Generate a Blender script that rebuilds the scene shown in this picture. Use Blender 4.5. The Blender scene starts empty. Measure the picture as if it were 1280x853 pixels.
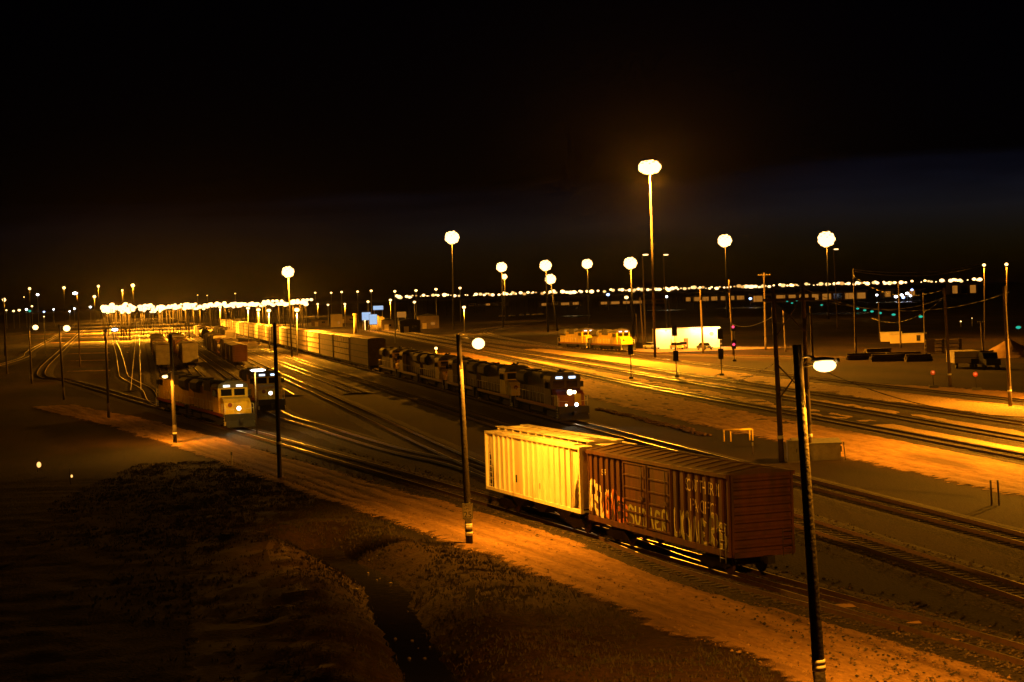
import bpy, bmesh, math, random
from mathutils import Vector, Matrix
random.seed(11)
R = math.radians
sc = bpy.context.scene
COL = sc.collection

# ------------------------------------------------------------------ camera, world, exposure
CAM_Z, FPX, PITCH, ROLL = 12.3, 2200.0, R(1.419), R(1.8)
cam_d = bpy.data.cameras.new('camera'); cam = bpy.data.objects.new('camera', cam_d); COL.objects.link(cam)
cam_d.sensor_width = 36.0; cam_d.lens = FPX * 36.0 / 1280.0
cam_d.clip_start = 0.5; cam_d.clip_end = 60000
_f = Vector((0, math.cos(PITCH), -math.sin(PITCH))); _u0 = Vector((0, math.sin(PITCH), math.cos(PITCH))); _r0 = Vector((1, 0, 0))
_u = _u0 * math.cos(ROLL) + _r0 * math.sin(ROLL); _r = _r0 * math.cos(ROLL) - _u0 * math.sin(ROLL)
cm = Matrix.Identity(4)
for i in range(3):
    cm[i][0], cm[i][1], cm[i][2] = _r[i], _u[i], -_f[i]
cm.translation = Vector((0, 0, CAM_Z)); cam.matrix_world = cm
sc.camera = cam
sc.view_settings.view_transform = 'Standard'; sc.view_settings.look = 'None'
sc.view_settings.exposure = 0.0; sc.view_settings.gamma = 1.0
sc.cycles.use_denoising = True; sc.cycles.use_light_tree = True
sc.cycles.max_bounces = 4; sc.cycles.diffuse_bounces = 2; sc.cycles.glossy_bounces = 2
sc.cycles.volume_bounces = 0; sc.cycles.transparent_max_bounces = 8
sc.cycles.sample_clamp_indirect = 4.0

def G(px, py, z=0.0):                      # a place on the ground seen from the bridge
    d = _f * FPX + _r * (px - 640) - _u * (py - 426.5)
    t = (z - CAM_Z) / d.z
    return Vector((0, 0, CAM_Z)) + d * t
def AT(px, py, Y):                         # a place at distance Y
    d = _f * FPX + _r * (px - 640) - _u * (py - 426.5)
    return Vector((0, 0, CAM_Z)) + d * (Y / d.y)

w = bpy.data.worlds.new('World'); sc.world = w; w.use_nodes = True
nt = w.node_tree; N = nt.nodes; L = nt.links
for n in list(N): N.remove(n)
out = N.new('ShaderNodeOutputWorld'); bg = N.new('ShaderNodeBackground'); L.new(bg.outputs[0], out.inputs[0])
sky = N.new('ShaderNodeTexSky'); sky.sky_type = 'NISHITA'; sky.sun_disc = False
sky.sun_elevation = R(-4); sky.sun_rotation = R(35); sky.altitude = 200
tc = N.new('ShaderNodeTexCoord'); sep = N.new('ShaderNodeSeparateXYZ'); L.new(tc.outputs['Generated'], sep.inputs[0])
mp = N.new('ShaderNodeMapping'); mp.inputs['Scale'].default_value = (3.0, 3.0, 26.0); L.new(tc.outputs['Generated'], mp.inputs[0])
nz = N.new('ShaderNodeTexNoise'); nz.inputs['Scale'].default_value = 1.6; nz.inputs['Detail'].default_value = 6; L.new(mp.outputs[0], nz.inputs[0])
# heavy cloud deck overhead, a clear strip low down towards the right of the view
ma = N.new('ShaderNodeMath'); ma.operation = 'MULTIPLY_ADD'; ma.inputs[1].default_value = 0.05; L.new(nz.outputs[0], ma.inputs[0]); L.new(sep.outputs[2], ma.inputs[2])
mb = N.new('ShaderNodeMath'); mb.operation = 'MULTIPLY_ADD'; mb.inputs[1].default_value = -0.05; L.new(sep.outputs[0], mb.inputs[0]); L.new(ma.outputs[0], mb.inputs[2])
cr = N.new('ShaderNodeValToRGB'); cr.color_ramp.elements[0].position = 0.060; cr.color_ramp.elements[0].color = (1, 1, 1, 1)
cr.color_ramp.elements[1].position = 0.088; cr.color_ramp.elements[1].color = (0.02, 0.02, 0.02, 1); L.new(mb.outputs[0], cr.inputs[0])
mx = N.new('ShaderNodeMix'); mx.data_type = 'RGBA'; mx.blend_type = 'MULTIPLY'; mx.inputs[0].default_value = 1.0
L.new(sky.outputs[0], mx.inputs[6]); L.new(cr.outputs[0], mx.inputs[7])
tint = N.new('ShaderNodeMix'); tint.data_type = 'RGBA'; tint.blend_type = 'MULTIPLY'; tint.inputs[0].default_value = 1.0
tint.inputs[7].default_value = (0.12, 0.2, 1.0, 1); L.new(mx.outputs[2], tint.inputs[6])
L.new(tint.outputs[2], bg.inputs[0]); bg.inputs[1].default_value = 0.20

# ------------------------------------------------------------------ materials
MATS = {}
def mat(name, c1, c2=None, scale=4.0, rough=0.8, metal=0.0, bump=0.0, stretch=(1, 1, 1), rotz=0.0, lo=0.35, hi=0.65, detail=6, bscale=None, coords='Object', spec=0.5):
    m = bpy.data.materials.new(name); m.use_nodes = True; MATS[name] = m
    nt = m.node_tree; N = nt.nodes; L = nt.links; b = N['Principled BSDF']
    b.inputs['Roughness'].default_value = rough; b.inputs['Metallic'].default_value = metal
    b.inputs['Specular IOR Level'].default_value = spec
    if c2 is None: c2 = tuple(x * 0.7 for x in c1)
    tc = N.new('ShaderNodeTexCoord'); mp = N.new('ShaderNodeMapping'); L.new(tc.outputs[coords], mp.inputs[0])
    mp.inputs['Rotation'].default_value = (0, 0, -rotz); ms = N.new('ShaderNodeVectorMath'); ms.operation = 'MULTIPLY'; ms.inputs[1].default_value = stretch; L.new(mp.outputs[0], ms.inputs[0]); mp = ms
    nz = N.new('ShaderNodeTexNoise'); nz.inputs['Scale'].default_value = scale; nz.inputs['Detail'].default_value = detail; nz.inputs['Roughness'].default_value = 0.65
    L.new(mp.outputs[0], nz.inputs[0])
    cr = N.new('ShaderNodeValToRGB'); cr.color_ramp.elements[0].position = lo; cr.color_ramp.elements[1].position = hi
    cr.color_ramp.elements[0].color = (*c2, 1); cr.color_ramp.elements[1].color = (*c1, 1)
    L.new(nz.outputs[0], cr.inputs[0]); L.new(cr.outputs[0], b.inputs['Base Color'])
    if bump:
        n2 = N.new('ShaderNodeTexNoise'); n2.inputs['Scale'].default_value = bscale or scale * 4; n2.inputs['Detail'].default_value = 5
        L.new(tc.outputs['Object'], n2.inputs[0])
        bp = N.new('ShaderNodeBump'); bp.inputs['Strength'].default_value = bump; bp.inputs['Distance'].default_value = 0.08
        L.new(n2.outputs[0], bp.inputs['Height']); L.new(bp.outputs[0], b.inputs['Normal'])
    return m
def emit(name, col, s):
    m = bpy.data.materials.new(name); m.use_nodes = True; MATS[name] = m
    nt = m.node_tree
    for n in list(nt.nodes): nt.nodes.remove(n)
    o = nt.nodes.new('ShaderNodeOutputMaterial'); e = nt.nodes.new('ShaderNodeEmission')
    e.inputs[0].default_value = (*col, 1); e.inputs[1].default_value = s; nt.links.new(e.outputs[0], o.inputs[0])
    m.cycles.emission_sampling = 'NONE'
    return m
M = MATS
def layered(m, c3, scale, lo, hi, stretch=(1, 1, 1), rotz=0.0):     # a second, larger stain or soil pattern over a material
    nt = m.node_tree; N = nt.nodes; L = nt.links; b = N['Principled BSDF']
    src = b.inputs['Base Color'].links[0].from_socket
    tc = N.new('ShaderNodeTexCoord'); mp = N.new('ShaderNodeMapping'); mp.inputs['Rotation'].default_value = (0, 0, -rotz)
    L.new(tc.outputs['Object'], mp.inputs[0]); ms = N.new('ShaderNodeVectorMath'); ms.operation = 'MULTIPLY'; ms.inputs[1].default_value = stretch; L.new(mp.outputs[0], ms.inputs[0]); mp = ms
    nz = N.new('ShaderNodeTexNoise'); nz.inputs['Scale'].default_value = scale; nz.inputs['Detail'].default_value = 5; L.new(mp.outputs[0], nz.inputs[0])
    rp = N.new('ShaderNodeMapRange'); rp.inputs[1].default_value = lo; rp.inputs[2].default_value = hi; L.new(nz.outputs[0], rp.inputs[0])
    mx = N.new('ShaderNodeMix'); mx.data_type = 'RGBA'; L.new(rp.outputs[0], mx.inputs[0]); L.new(src, mx.inputs[6]); mx.inputs[7].default_value = (*c3, 1)
    L.new(mx.outputs[2], b.inputs['Base Color']); return m

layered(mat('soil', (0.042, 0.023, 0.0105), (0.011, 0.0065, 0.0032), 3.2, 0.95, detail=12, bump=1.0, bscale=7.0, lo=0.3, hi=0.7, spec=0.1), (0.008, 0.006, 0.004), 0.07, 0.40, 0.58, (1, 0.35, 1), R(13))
layered(mat('dirt_track', (0.34, 0.205, 0.10), (0.15, 0.088, 0.045), 3.0, 0.95, bump=1.0, bscale=9.0, detail=12, lo=0.3, hi=0.7, stretch=(1.6, 0.5, 1), rotz=R(20.5), spec=0.15), (0.10, 0.058, 0.03), 0.55, 0.45, 0.7, (2.0, 0.10, 1), R(20.5))
layered(mat('service_dirt', (0.36, 0.215, 0.10), (0.19, 0.113, 0.055), 1.6, 0.95, bump=0.8, bscale=6.0, detail=12, stretch=(1.5, 0.4, 1), rotz=R(10), spec=0.15), (0.10, 0.062, 0.032), 0.22, 0.54, 0.7, (1.5, 0.25, 1), R(10))
mat('gravel', (0.46, 0.32, 0.16), (0.18, 0.12, 0.06), 5.0, 0.9, bump=1.0, bscale=7.0, lo=0.42, hi=0.58, spec=0.2)
mat('ballast_stone', (0.055, 0.044, 0.034), (0.015, 0.013, 0.011), 6.0, 0.95, bump=1.0, bscale=8.0, lo=0.4, hi=0.62, spec=0.2)
mat('tarmac', (0.04, 0.025, 0.015), (0.02, 0.013, 0.008), 0.8, 0.9, bump=0.4, bscale=6.0, spec=0.2)
mat('grass_blade', (0.03, 0.033, 0.01), (0.05, 0.033, 0.012), 0.9, 0.8, spec=0.2)
mat('stone', (0.14, 0.11, 0.09), (0.06, 0.05, 0.04), 3.0, 0.85, bump=0.5)
mat('water_surface', (0.01, 0.01, 0.008), (0.008, 0.008, 0.007), 1.0, 0.06, bump=0.35, bscale=2.2)
mat('wet_mud', (0.05, 0.04, 0.03), (0.03, 0.025, 0.02), 0.3, 0.22, bump=0.25, bscale=0.35)
mat('rail_steel', (0.6, 0.56, 0.5), (0.4, 0.36, 0.3), 2.0, 0.34, 1.0)
mat('rust_steel', (0.09, 0.045, 0.025), (0.05, 0.028, 0.018), 3.0, 0.75, 0.2)
mat('sleeper_wood', (0.05, 0.04, 0.03), (0.025, 0.02, 0.017), 3.0, 0.9, bump=0.5)
mat('pole_wood', (0.09, 0.06, 0.036), (0.04, 0.028, 0.018), 2.0, 0.9, bump=0.5, bscale=10, stretch=(6, 6, 0.5))
mat('dimmed_wood', (0.028, 0.019, 0.012), (0.014, 0.01, 0.007), 2.0, 0.85, bump=0.5, bscale=10, stretch=(6, 6, 0.5))  # pole wood darkened in colour to hold down lamplight on the stems
mat('dark_wood', (0.07, 0.05, 0.035), (0.035, 0.026, 0.02), 2.0, 0.9, bump=0.5, bscale=10, stretch=(6, 6, 0.5))
layered(mat('loose_stone', (0.16, 0.115, 0.08), (0.04, 0.03, 0.022), 9.0, 0.9, lo=.4, hi=.6), (0.02, 0.016, 0.012), 1.2, .45, .65)
mat('pebble', (0.30, 0.19, 0.10), (0.10, 0.06, 0.033), 7.0, 0.9, lo=.4, hi=.6)
mat('black_steel', (0.004, 0.0035, 0.003), None, 3.0, 0.9, spec=0.05)  # near-black so lamplight on the far posts does not show
mat('galvanised', (0.34, 0.34, 0.33), (0.24, 0.24, 0.23), 3.0, 0.55, 0.5)
mat('dark_metal', (0.025, 0.023, 0.022), (0.014, 0.013, 0.012), 4.0, 0.7, 0.2)
mat('black_grime', (0.018, 0.016, 0.014), (0.009, 0.008, 0.008), 3.0, 0.85)
layered(mat('cream_paint', (0.80, 0.76, 0.66), (0.66, 0.60, 0.48), 1.2, 0.6, bump=0.08, bscale=1.0, stretch=(1, 1, 0.4)), (0.30, 0.19, 0.10), 1.7, 0.58, 0.8, (1.4, 1, 0.18))
layered(mat('brown_paint', (0.10, 0.034, 0.016), (0.06, 0.021, 0.011), 1.5, 0.6, bump=0.08, bscale=1.0, stretch=(1, 1, 0.35)), (0.035, 0.016, 0.01), 1.6, 0.48, 0.7, (1.6, 1, 0.2))
layered(mat('brown_roof', (0.075, 0.035, 0.02), (0.04, 0.02, 0.012), 1.5, 0.7), (0.04, 0.024, 0.016), 0.9, 0.45, 0.7, (0.5, 2, 1))
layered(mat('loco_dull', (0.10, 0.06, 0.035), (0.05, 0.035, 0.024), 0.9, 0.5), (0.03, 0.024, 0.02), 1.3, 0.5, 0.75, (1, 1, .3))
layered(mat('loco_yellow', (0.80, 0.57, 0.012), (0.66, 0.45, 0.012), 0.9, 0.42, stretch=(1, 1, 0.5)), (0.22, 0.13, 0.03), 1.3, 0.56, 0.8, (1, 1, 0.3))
mat('loco_grey', (0.09, 0.085, 0.08), (0.05, 0.048, 0.045), 1.0, 0.55)
mat('loco_red', (0.24, 0.05, 0.02), (0.18, 0.035, 0.016), 1.0, 0.45)
layered(mat('rack_steel', (0.80, 0.72, 0.58), (0.62, 0.54, 0.42), 0.8, 0.6, 0.0, bump=0.1, bscale=2), (0.2, 0.14, 0.09), 0.7, 0.5, 0.75)
layered(mat('rack_dull', (0.15, 0.11, 0.08), (0.09, 0.065, 0.05), 0.8, 0.65, 0.1, bump=0.1, bscale=2), (0.09, 0.06, 0.04), 0.7, 0.5, 0.75)
mat('rack_yellow', (0.62, 0.46, 0.14), (0.48, 0.34, 0.10), 0.8, 0.6)
mat('tank_black', (0.035, 0.032, 0.03), (0.02, 0.02, 0.018), 1.0, 0.45)
mat('grey_car', (0.30, 0.27, 0.23), (0.20, 0.18, 0.15), 1.0, 0.6)
mat('white_paint', (0.78, 0.77, 0.73), (0.66, 0.64, 0.6), 0.8, 0.6)
mat('white_letter', (0.85, 0.80, 0.70), (0.5, 0.42, 0.33), 3.0, 0.7, lo=0.3, hi=0.5)
mat('orange_spray', (0.62, 0.20, 0.06), (0.45, 0.13, 0.05), 2.0, 0.6)
mat('green_spray', (0.45, 0.50, 0.22), (0.26, 0.30, 0.13), 2.0, 0.6)
mat('black_spray', (0.02, 0.02, 0.02), (0.012, 0.012, 0.012), 2.0, 0.6)
mat('black_paint', (0.015, 0.015, 0.015), None, 2.0, 0.6)
mat('window_glass', (0.012, 0.013, 0.016), None, 1.0, 0.08)
mat('dark_wall', (0.16, 0.12, 0.08), (0.10, 0.075, 0.05), 0.4, 0.85)
mat('pale_wall', (0.5, 0.43, 0.3), (0.38, 0.32, 0.22), 0.4, 0.8)
mat('sand', (0.38, 0.24, 0.13), (0.28, 0.17, 0.09), 0.8, 0.95, bump=0.6, bscale=2)
mat('concrete', (0.42, 0.39, 0.34), (0.28, 0.26, 0.22), 1.5, 0.85, bump=0.2)
mat('leaf', (0.05, 0.06, 0.02), (0.03, 0.035, 0.015), 1.0, 0.8)
mat('tyre', (0.02, 0.02, 0.02), None, 2.0, 0.9)
mat('red_lens', (0.5, 0.02, 0.02), None, 2.0, 0.3)
mat('wire', (0.05, 0.045, 0.04), None, 2.0, 0.5, 0.5)
mat('bright_wire', (0.5, 0.45, 0.4), None, 2.0, 0.35, 1.0)
CARS = {}
for nm, c in (('silver', (0.5, 0.5, 0.5)), ('darkblue', (0.03, 0.035, 0.06)), ('tan', (0.45, 0.36, 0.2)), ('white', (0.7, 0.7, 0.68)), ('maroon', (0.15, 0.02, 0.02))):
    CARS[nm] = mat('carpaint_' + nm, c, tuple(x * 0.85 for x in c), 2.0, 0.3)
SODIUM = (1.0, 0.60, 0.20)
emit('sodium_lens', SODIUM, 4.5); emit('sodium_small', (1.0, 0.62, 0.26), 3); emit('warm_lens', SODIUM, 1.5); emit('amber_lens', (1.0, .5, .12), .9); emit('ember_lens', (1.0, .5, .14), 1.8); emit('white_lens', (0.9, 0.92, 1.0), 9)
emit('blue_lens', (0.35, 0.5, 1.0), 5); emit('headlight_lens', (1.0, 0.72, 0.35), 12); emit('teal_lens', (0.04, 0.75, 0.5), .6)
emit('red_glow', (1.0, 0.06, 0.14), 2.0); emit('amber_glow', (1.0, 0.2, 0.04), .9); emit('lit_window', (1.0, 0.36, 0.04), 0.32)
emit('sign_glow', (0.5, 0.7, 1.0), .8); emit('numberboard_glow', (1.0, 0.95, 0.82), 2.2); emit('numberboard_blue', (0.65, 0.8, 1.0), 2.2)

# ------------------------------------------------------------------ helpers
class MB:
    def __init__(self): self.bm = bmesh.new()
    def box(self, x0, x1, y0, y1, z0, z1, mi=0):
        v = [self.bm.verts.new(p) for p in ((x0, y0, z0), (x1, y0, z0), (x1, y1, z0), (x0, y1, z0), (x0, y0, z1), (x1, y0, z1), (x1, y1, z1), (x0, y1, z1))]
        for q in ((3, 2, 1, 0), (4, 5, 6, 7), (0, 1, 5, 4), (1, 2, 6, 5), (2, 3, 7, 6), (3, 0, 4, 7)):
            f = self.bm.faces.new([v[i] for i in q]); f.material_index = mi
        return v
    def tube(self, a, b, r0, r1=None, n=8, mi=0, cap=True):
        a, b = Vector(a), Vector(b); r1 = r0 if r1 is None else r1
        d = (b - a).normalized(); s = Vector((0, 0, 1)) if abs(d.z) < 0.9 else Vector((1, 0, 0))
        p = d.cross(s).normalized(); q = d.cross(p)
        A = [self.bm.verts.new(a + (p * math.cos(t) + q * math.sin(t)) * r0) for t in (2 * math.pi * k / n for k in range(n))]
        B = [self.bm.verts.new(b + (p * math.cos(t) + q * math.sin(t)) * r1) for t in (2 * math.pi * k / n for k in range(n))]
        for k in range(n):
            f = self.bm.faces.new((A[k], B[k], B[(k + 1) % n], A[(k + 1) % n])); f.material_index = mi; f.smooth = True
        if cap:
            self.bm.faces.new(A).material_index = mi; self.bm.faces.new(B[::-1]).material_index = mi
        return self
    def path(self, pts, r, n=6, mi=0):
        for a, b in zip(pts, pts[1:]): self.tube(a, b, r, r, n, mi)
        return self
    def prism(self, prof, x0, x1, mi=0):           # profile in (y, z), extruded along x
        A = [self.bm.verts.new((x0, y, z)) for y, z in prof]; B = [self.bm.verts.new((x1, y, z)) for y, z in prof]
        n = len(prof)
        for k in range(n): self.bm.faces.new((A[k], A[(k + 1) % n], B[(k + 1) % n], B[k])).material_index = mi
        self.bm.faces.new(A[::-1]).material_index = mi; self.bm.faces.new(B).material_index = mi
        return self
    def prismy(self, prof, y0, y1, mi=0):          # profile in (x, z), extruded along y
        A = [self.bm.verts.new((x, y0, z)) for x, z in prof]; B = [self.bm.verts.new((x, y1, z)) for x, z in prof]
        n = len(prof)
        for k in range(n): self.bm.faces.new((A[k], B[k], B[(k + 1) % n], A[(k + 1) % n])).material_index = mi
        self.bm.faces.new(A).material_index = mi; self.bm.faces.new(B[::-1]).material_index = mi
        return self
    def ball(self, c, r, sz=1.0, u=12, v=8, mi=0, sxy=(1, 1)):
        m = Matrix.Translation(c) @ Matrix.Diagonal((r * sxy[0], r * sxy[1], r * sz, 1))
        g = bmesh.ops.create_uvsphere(self.bm, u_segments=u, v_segments=v, radius=1.0, matrix=m)
        for vv in g['verts']:
            for f in vv.link_faces: f.material_index = mi; f.smooth = True
        return self
    def build(self, name, mats, parent=None, recalc=True):
        if recalc: bmesh.ops.recalc_face_normals(self.bm, faces=self.bm.faces)
        me = bpy.data.meshes.new(name); self.bm.to_mesh(me); self.bm.free()
        for m in (mats if isinstance(mats, (list, tuple)) else [mats]): me.materials.append(M[m] if isinstance(m, str) else m)
        o = bpy.data.objects.new(name, me); COL.objects.link(o)
        if parent is not None: o.parent = parent
        return o
def raw(name, verts, faces, m, parent=None):
    me = bpy.data.meshes.new(name); me.from_pydata([tuple(v) for v in verts], [], faces); me.update()
    me.materials.append(M[m]); o = bpy.data.objects.new(name, me); COL.objects.link(o)
    if parent is not None: o.parent = parent
    return o
def tag(o, label=None, cat=None, group=None, kind=None):
    for k, v in (('label', label), ('category', cat), ('group', group), ('kind', kind)):
        if v: o[k] = v
    return o
def empty(name, loc=(0, 0, 0), rz=0.0):
    o = bpy.data.objects.new(name, None); COL.objects.link(o); o.location = loc; o.rotation_euler = (0, 0, rz); o.empty_display_size = 0.2
    return o
def thing(name, label, cat, loc=(0, 0, 0), rz=0.0, group=None):
    return tag(empty(name, loc, rz), label, cat, group)
KIDS = {}
def kids(o):
    return [c for c in COL.objects if c.parent == o]
def snapshot(root):
    return [(c, kids(c)) for c in kids(root)]
def dup(root, snap, loc, rz, label=None, group=None, skip=()):
    r = root.copy(); COL.objects.link(r); r.location = loc; r.rotation_euler = (0, 0, rz)
    if label: r['label'] = label
    if group: r['group'] = group
    for c, gs in snap:
        if c.name.split('.')[0] in skip: continue
        k = c.copy(); COL.objects.link(k); k.parent = r
        for g in gs:
            h = g.copy(); COL.objects.link(h); h.parent = k
    return r
def lamp(parent, loc, power, radius=0.2, col=(1.0, 0.335, 0.013), kind='POINT', spot=None, aim=None):
    d = bpy.data.lights.new('light', kind); d.energy = power; d.color = col; d.shadow_soft_size = radius
    if spot: d.spot_size = R(spot); d.spot_blend = 0.25
    o = bpy.data.objects.new('light', d); COL.objects.link(o); o.parent = parent; o.location = loc
    if aim is not None: o.rotation_euler = Vector(aim).to_track_quat('-Z', 'Y').to_euler()
    return o
ORD = 'first second third fourth fifth sixth seventh eighth ninth tenth eleventh twelfth thirteenth fourteenth fifteenth sixteenth seventeenth eighteenth nineteenth twentieth'.split()

# ------------------------------------------------------------------ ground and roads
ditch = [G(*p) for p in ((395, 668), (432, 688), (480, 712), (492, 745), (522, 793), (545, 833), (575, 900))]
def seg_d(x, y, pts):
    best = 1e9
    for a, b in zip(pts, pts[1:]):
        dx, dy = b.x - a.x, b.y - a.y; t = max(0, min(1, ((x - a.x) * dx + (y - a.y) * dy) / (dx * dx + dy * dy)))
        best = min(best, math.hypot(x - a.x - t * dx, y - a.y - t * dy))
    return best
from mathutils import noise as mnoise
def gz(x, y):
    if not (-60 < x < 40 and 25 < y < 260): return 0.0
    d = seg_d(x, y, ditch)
    h = -1.15 * math.exp(-(d / 1.5) ** 2) + 0.22 * math.exp(-((d - 3.4) / 1.5) ** 2)
    flat = min(1.0, max(0.0, (37.2 - 0.374 * y - 8.0 - x) / 2.0)) if y < 160 else 1.0
    lump = min(1.0, max(0.0, (9 - d) / 5)) * flat
    h *= flat
    h += flat * .09 * (mnoise.noise(Vector((x * 0.5, y * 0.5, 21))) + .6 * mnoise.noise(Vector((x * 1.4, y * 1.4, 7))))
    h += lump * (0.22 * mnoise.noise(Vector((x * 0.7, y * 0.7, 0))) + 0.10 * mnoise.noise(Vector((x * 2.1, y * 2.1, 3))))
    return h
def axis(lo, hi, step, far):
    a = [-f for f in far[::-1] if -f < lo - 1]
    n = int((hi - lo) / step); a += [lo + k * step for k in range(n + 1)]
    a += [f for f in far if f > hi + 1]; return a
xs = axis(-30, 16, 0.45, [20, 26, 35, 50, 80, 130, 220, 400, 800, 1600, 4000, 9000, 20000, 40000])
ys = [-2000, -400, -100, 0, 15, 25] + [34 + 0.5 * k for k in range(190)] + [135, 145, 160, 180, 210, 260, 320, 400, 520, 700, 1000, 1500, 2500, 4500, 9000, 20000, 50000]
vs = [(x, y, gz(x, y)) for y in ys for x in xs]; nx = len(xs)
fs = [(j * nx + i, j * nx + i + 1, (j + 1) * nx + i + 1, (j + 1) * nx + i) for j in range(len(ys) - 1) for i in range(nx - 1)]
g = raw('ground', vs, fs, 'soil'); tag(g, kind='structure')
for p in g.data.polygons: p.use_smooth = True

def catmull(pts, step=4.0):
    pts = [Vector((p[0], p[1])) for p in pts]; o = []
    for i in range(len(pts) - 1):
        p0 = pts[i - 1] if i else pts[0] * 2 - pts[1]; p1, p2 = pts[i], pts[i + 1]; p3 = pts[i + 2] if i + 2 < len(pts) else pts[-1] * 2 - pts[-2]
        n = max(1, int((p2 - p1).length / step))
        for k in range(n):
            t = k / n
            o.append(0.5 * ((2 * p1) + (p2 - p0) * t + (2 * p0 - 5 * p1 + 4 * p2 - p3) * t * t + (3 * p1 - p0 - 3 * p2 + p3) * t ** 3))
    o.append(pts[-1]); return o
def worn_edge(m):
    """ragged, worn edge: the surface breaks up into bare patches towards its border (edge attribute times a noise)"""
    nt = m.node_tree; N = nt.nodes; L = nt.links; b = N['Principled BSDF']
    at = N.new('ShaderNodeAttribute'); at.attribute_name = 'edge'; tc = N.new('ShaderNodeTexCoord')
    nz = N.new('ShaderNodeTexNoise'); nz.inputs['Scale'].default_value = 1.3; nz.inputs['Detail'].default_value = 9; L.new(tc.outputs['Object'], nz.inputs[0])
    a = N.new('ShaderNodeMath'); a.operation = 'MULTIPLY_ADD'; a.inputs[1].default_value = 1.6; L.new(nz.outputs[0], a.inputs[0]); L.new(at.outputs['Fac'], a.inputs[2])
    r = N.new('ShaderNodeMapRange'); r.inputs[1].default_value = 0.85; r.inputs[2].default_value = 1.25; L.new(a.outputs[0], r.inputs[0]); L.new(r.outputs[0], b.inputs['Alpha'])
def strip(name, pts, wl, wr, z, m, label=None, jitter=0.35, step=1.5, rough=0.0):
    if not M[m].get('worn'): worn_edge(M[m]); M[m]['worn'] = 1
    c = catmull(pts, step); V = []; E = []; n = len(c); cols = [k / 24 for k in range(25)] if rough else (0, .08, .16, .24, .4, .6, .76, .84, .92, 1.0); K = len(cols)
    for i, p in enumerate(c):
        d = (c[min(i + 1, n - 1)] - c[max(i - 1, 0)]).normalized(); q = Vector((-d.y, d.x))
        jl = jitter * mnoise.noise(Vector((p.x * 0.2, p.y * 0.2, 1.7))) * 2; jr = jitter * mnoise.noise(Vector((p.x * 0.2, p.y * 0.2, 9.1))) * 2
        a = p + q * (wl * 1.08 + jl); b = p - q * (wr * 1.08 + jr)
        for s in cols:
            e = a.lerp(b, s); dz = 0.0
            if rough: dz = rough * (1.1 + .5 * mnoise.noise(Vector((e.x * .9, e.y * .9, 2))) + .35 * mnoise.noise(Vector((e.x * 2.6, e.y * 2.6, 4))) - sum(math.exp(-((s - r_ - .015 * mnoise.noise(Vector((p.y * .08, r_ * 9, 0)))) / .035) ** 2) for r_ in (.2, .36, .55, .78))) * min(1, min(s, 1 - s) / .1)
            V.append((e.x, e.y, gz(e.x, e.y) + z + dz)); E.append(min(1.0, min(s, 1 - s) / .2, i / 3, (n - 1 - i) / 3))
    F = [(i * K + k, i * K + k + 1, i * K + K + 1 + k, i * K + K + k) for i in range(n - 1) for k in range(K - 1)]
    o = raw(name, V, F, m); tag(o, label, None, None, 'structure')
    at = o.data.attributes.new('edge', 'FLOAT', 'POINT'); at.data.foreach_set('value', E); return o

T1 = lambda y: 37.48 - 0.374 * y
Y3 = lambda a: (lambda y: a - 0.2116 * y)
strip('dirt_road', [(T1(y) + o_, y) for y, o_ in ((20, -5), (45, -5.1), (70, -4.8), (87, -4.5), (100, -4.8), (120, -5.6), (145, -6.2), (165, -6.8), (190, -8), (230, -12))], 3.0, 2.8, 0.03, 'dirt_track', step=.5, rough=.055)
strip('service_road', [tuple(G(x, y)[:2]) for x, y in ((1500, 640), (1280, 598), (1060, 552), (900, 521), (790, 496), (735, 482), (650, 461), (570, 441))], 5.0, 4.2, 0.02, 'service_dirt', step=1.0, rough=.05)
strip('paved_road', [tuple(G(x, y)[:2]) for x, y in ((330, 990), (330, 853), (318, 760), (300, 700), (285, 668))], 2.6, 2.4, 0.02, 'tarmac', jitter=0.12)
strip('yard_path', [tuple(G(x, y)[:2]) for x, y in ((1330, 510), (1180, 492), (1040, 483))], 7, 7, 0.012, 'service_dirt', jitter=0.8)
strip('forecourt', [tuple(G(x, y)[:2]) for x, y in ((940, 433), (880, 436), (800, 438), (730, 440), (660, 436))], 16, 12, 0.012, 'gravel', jitter=1.0, step=4)
for i, (y0, hw) in enumerate(((416, 10), (421, 6), (427, 5), (434, 4), (441, 3.5), (450, 2.6), (463, 2.8))):  # added paler strips, standing in for bright bands across the ground
    strip('pale_strip', [tuple(G(x, y0 - (x - 150) * 0.02)[:2]) for x in (30 + i * 8, 90, 150, 192)], hw, hw, 0.012, 'service_dirt', jitter=0.5, step=5)

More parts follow.
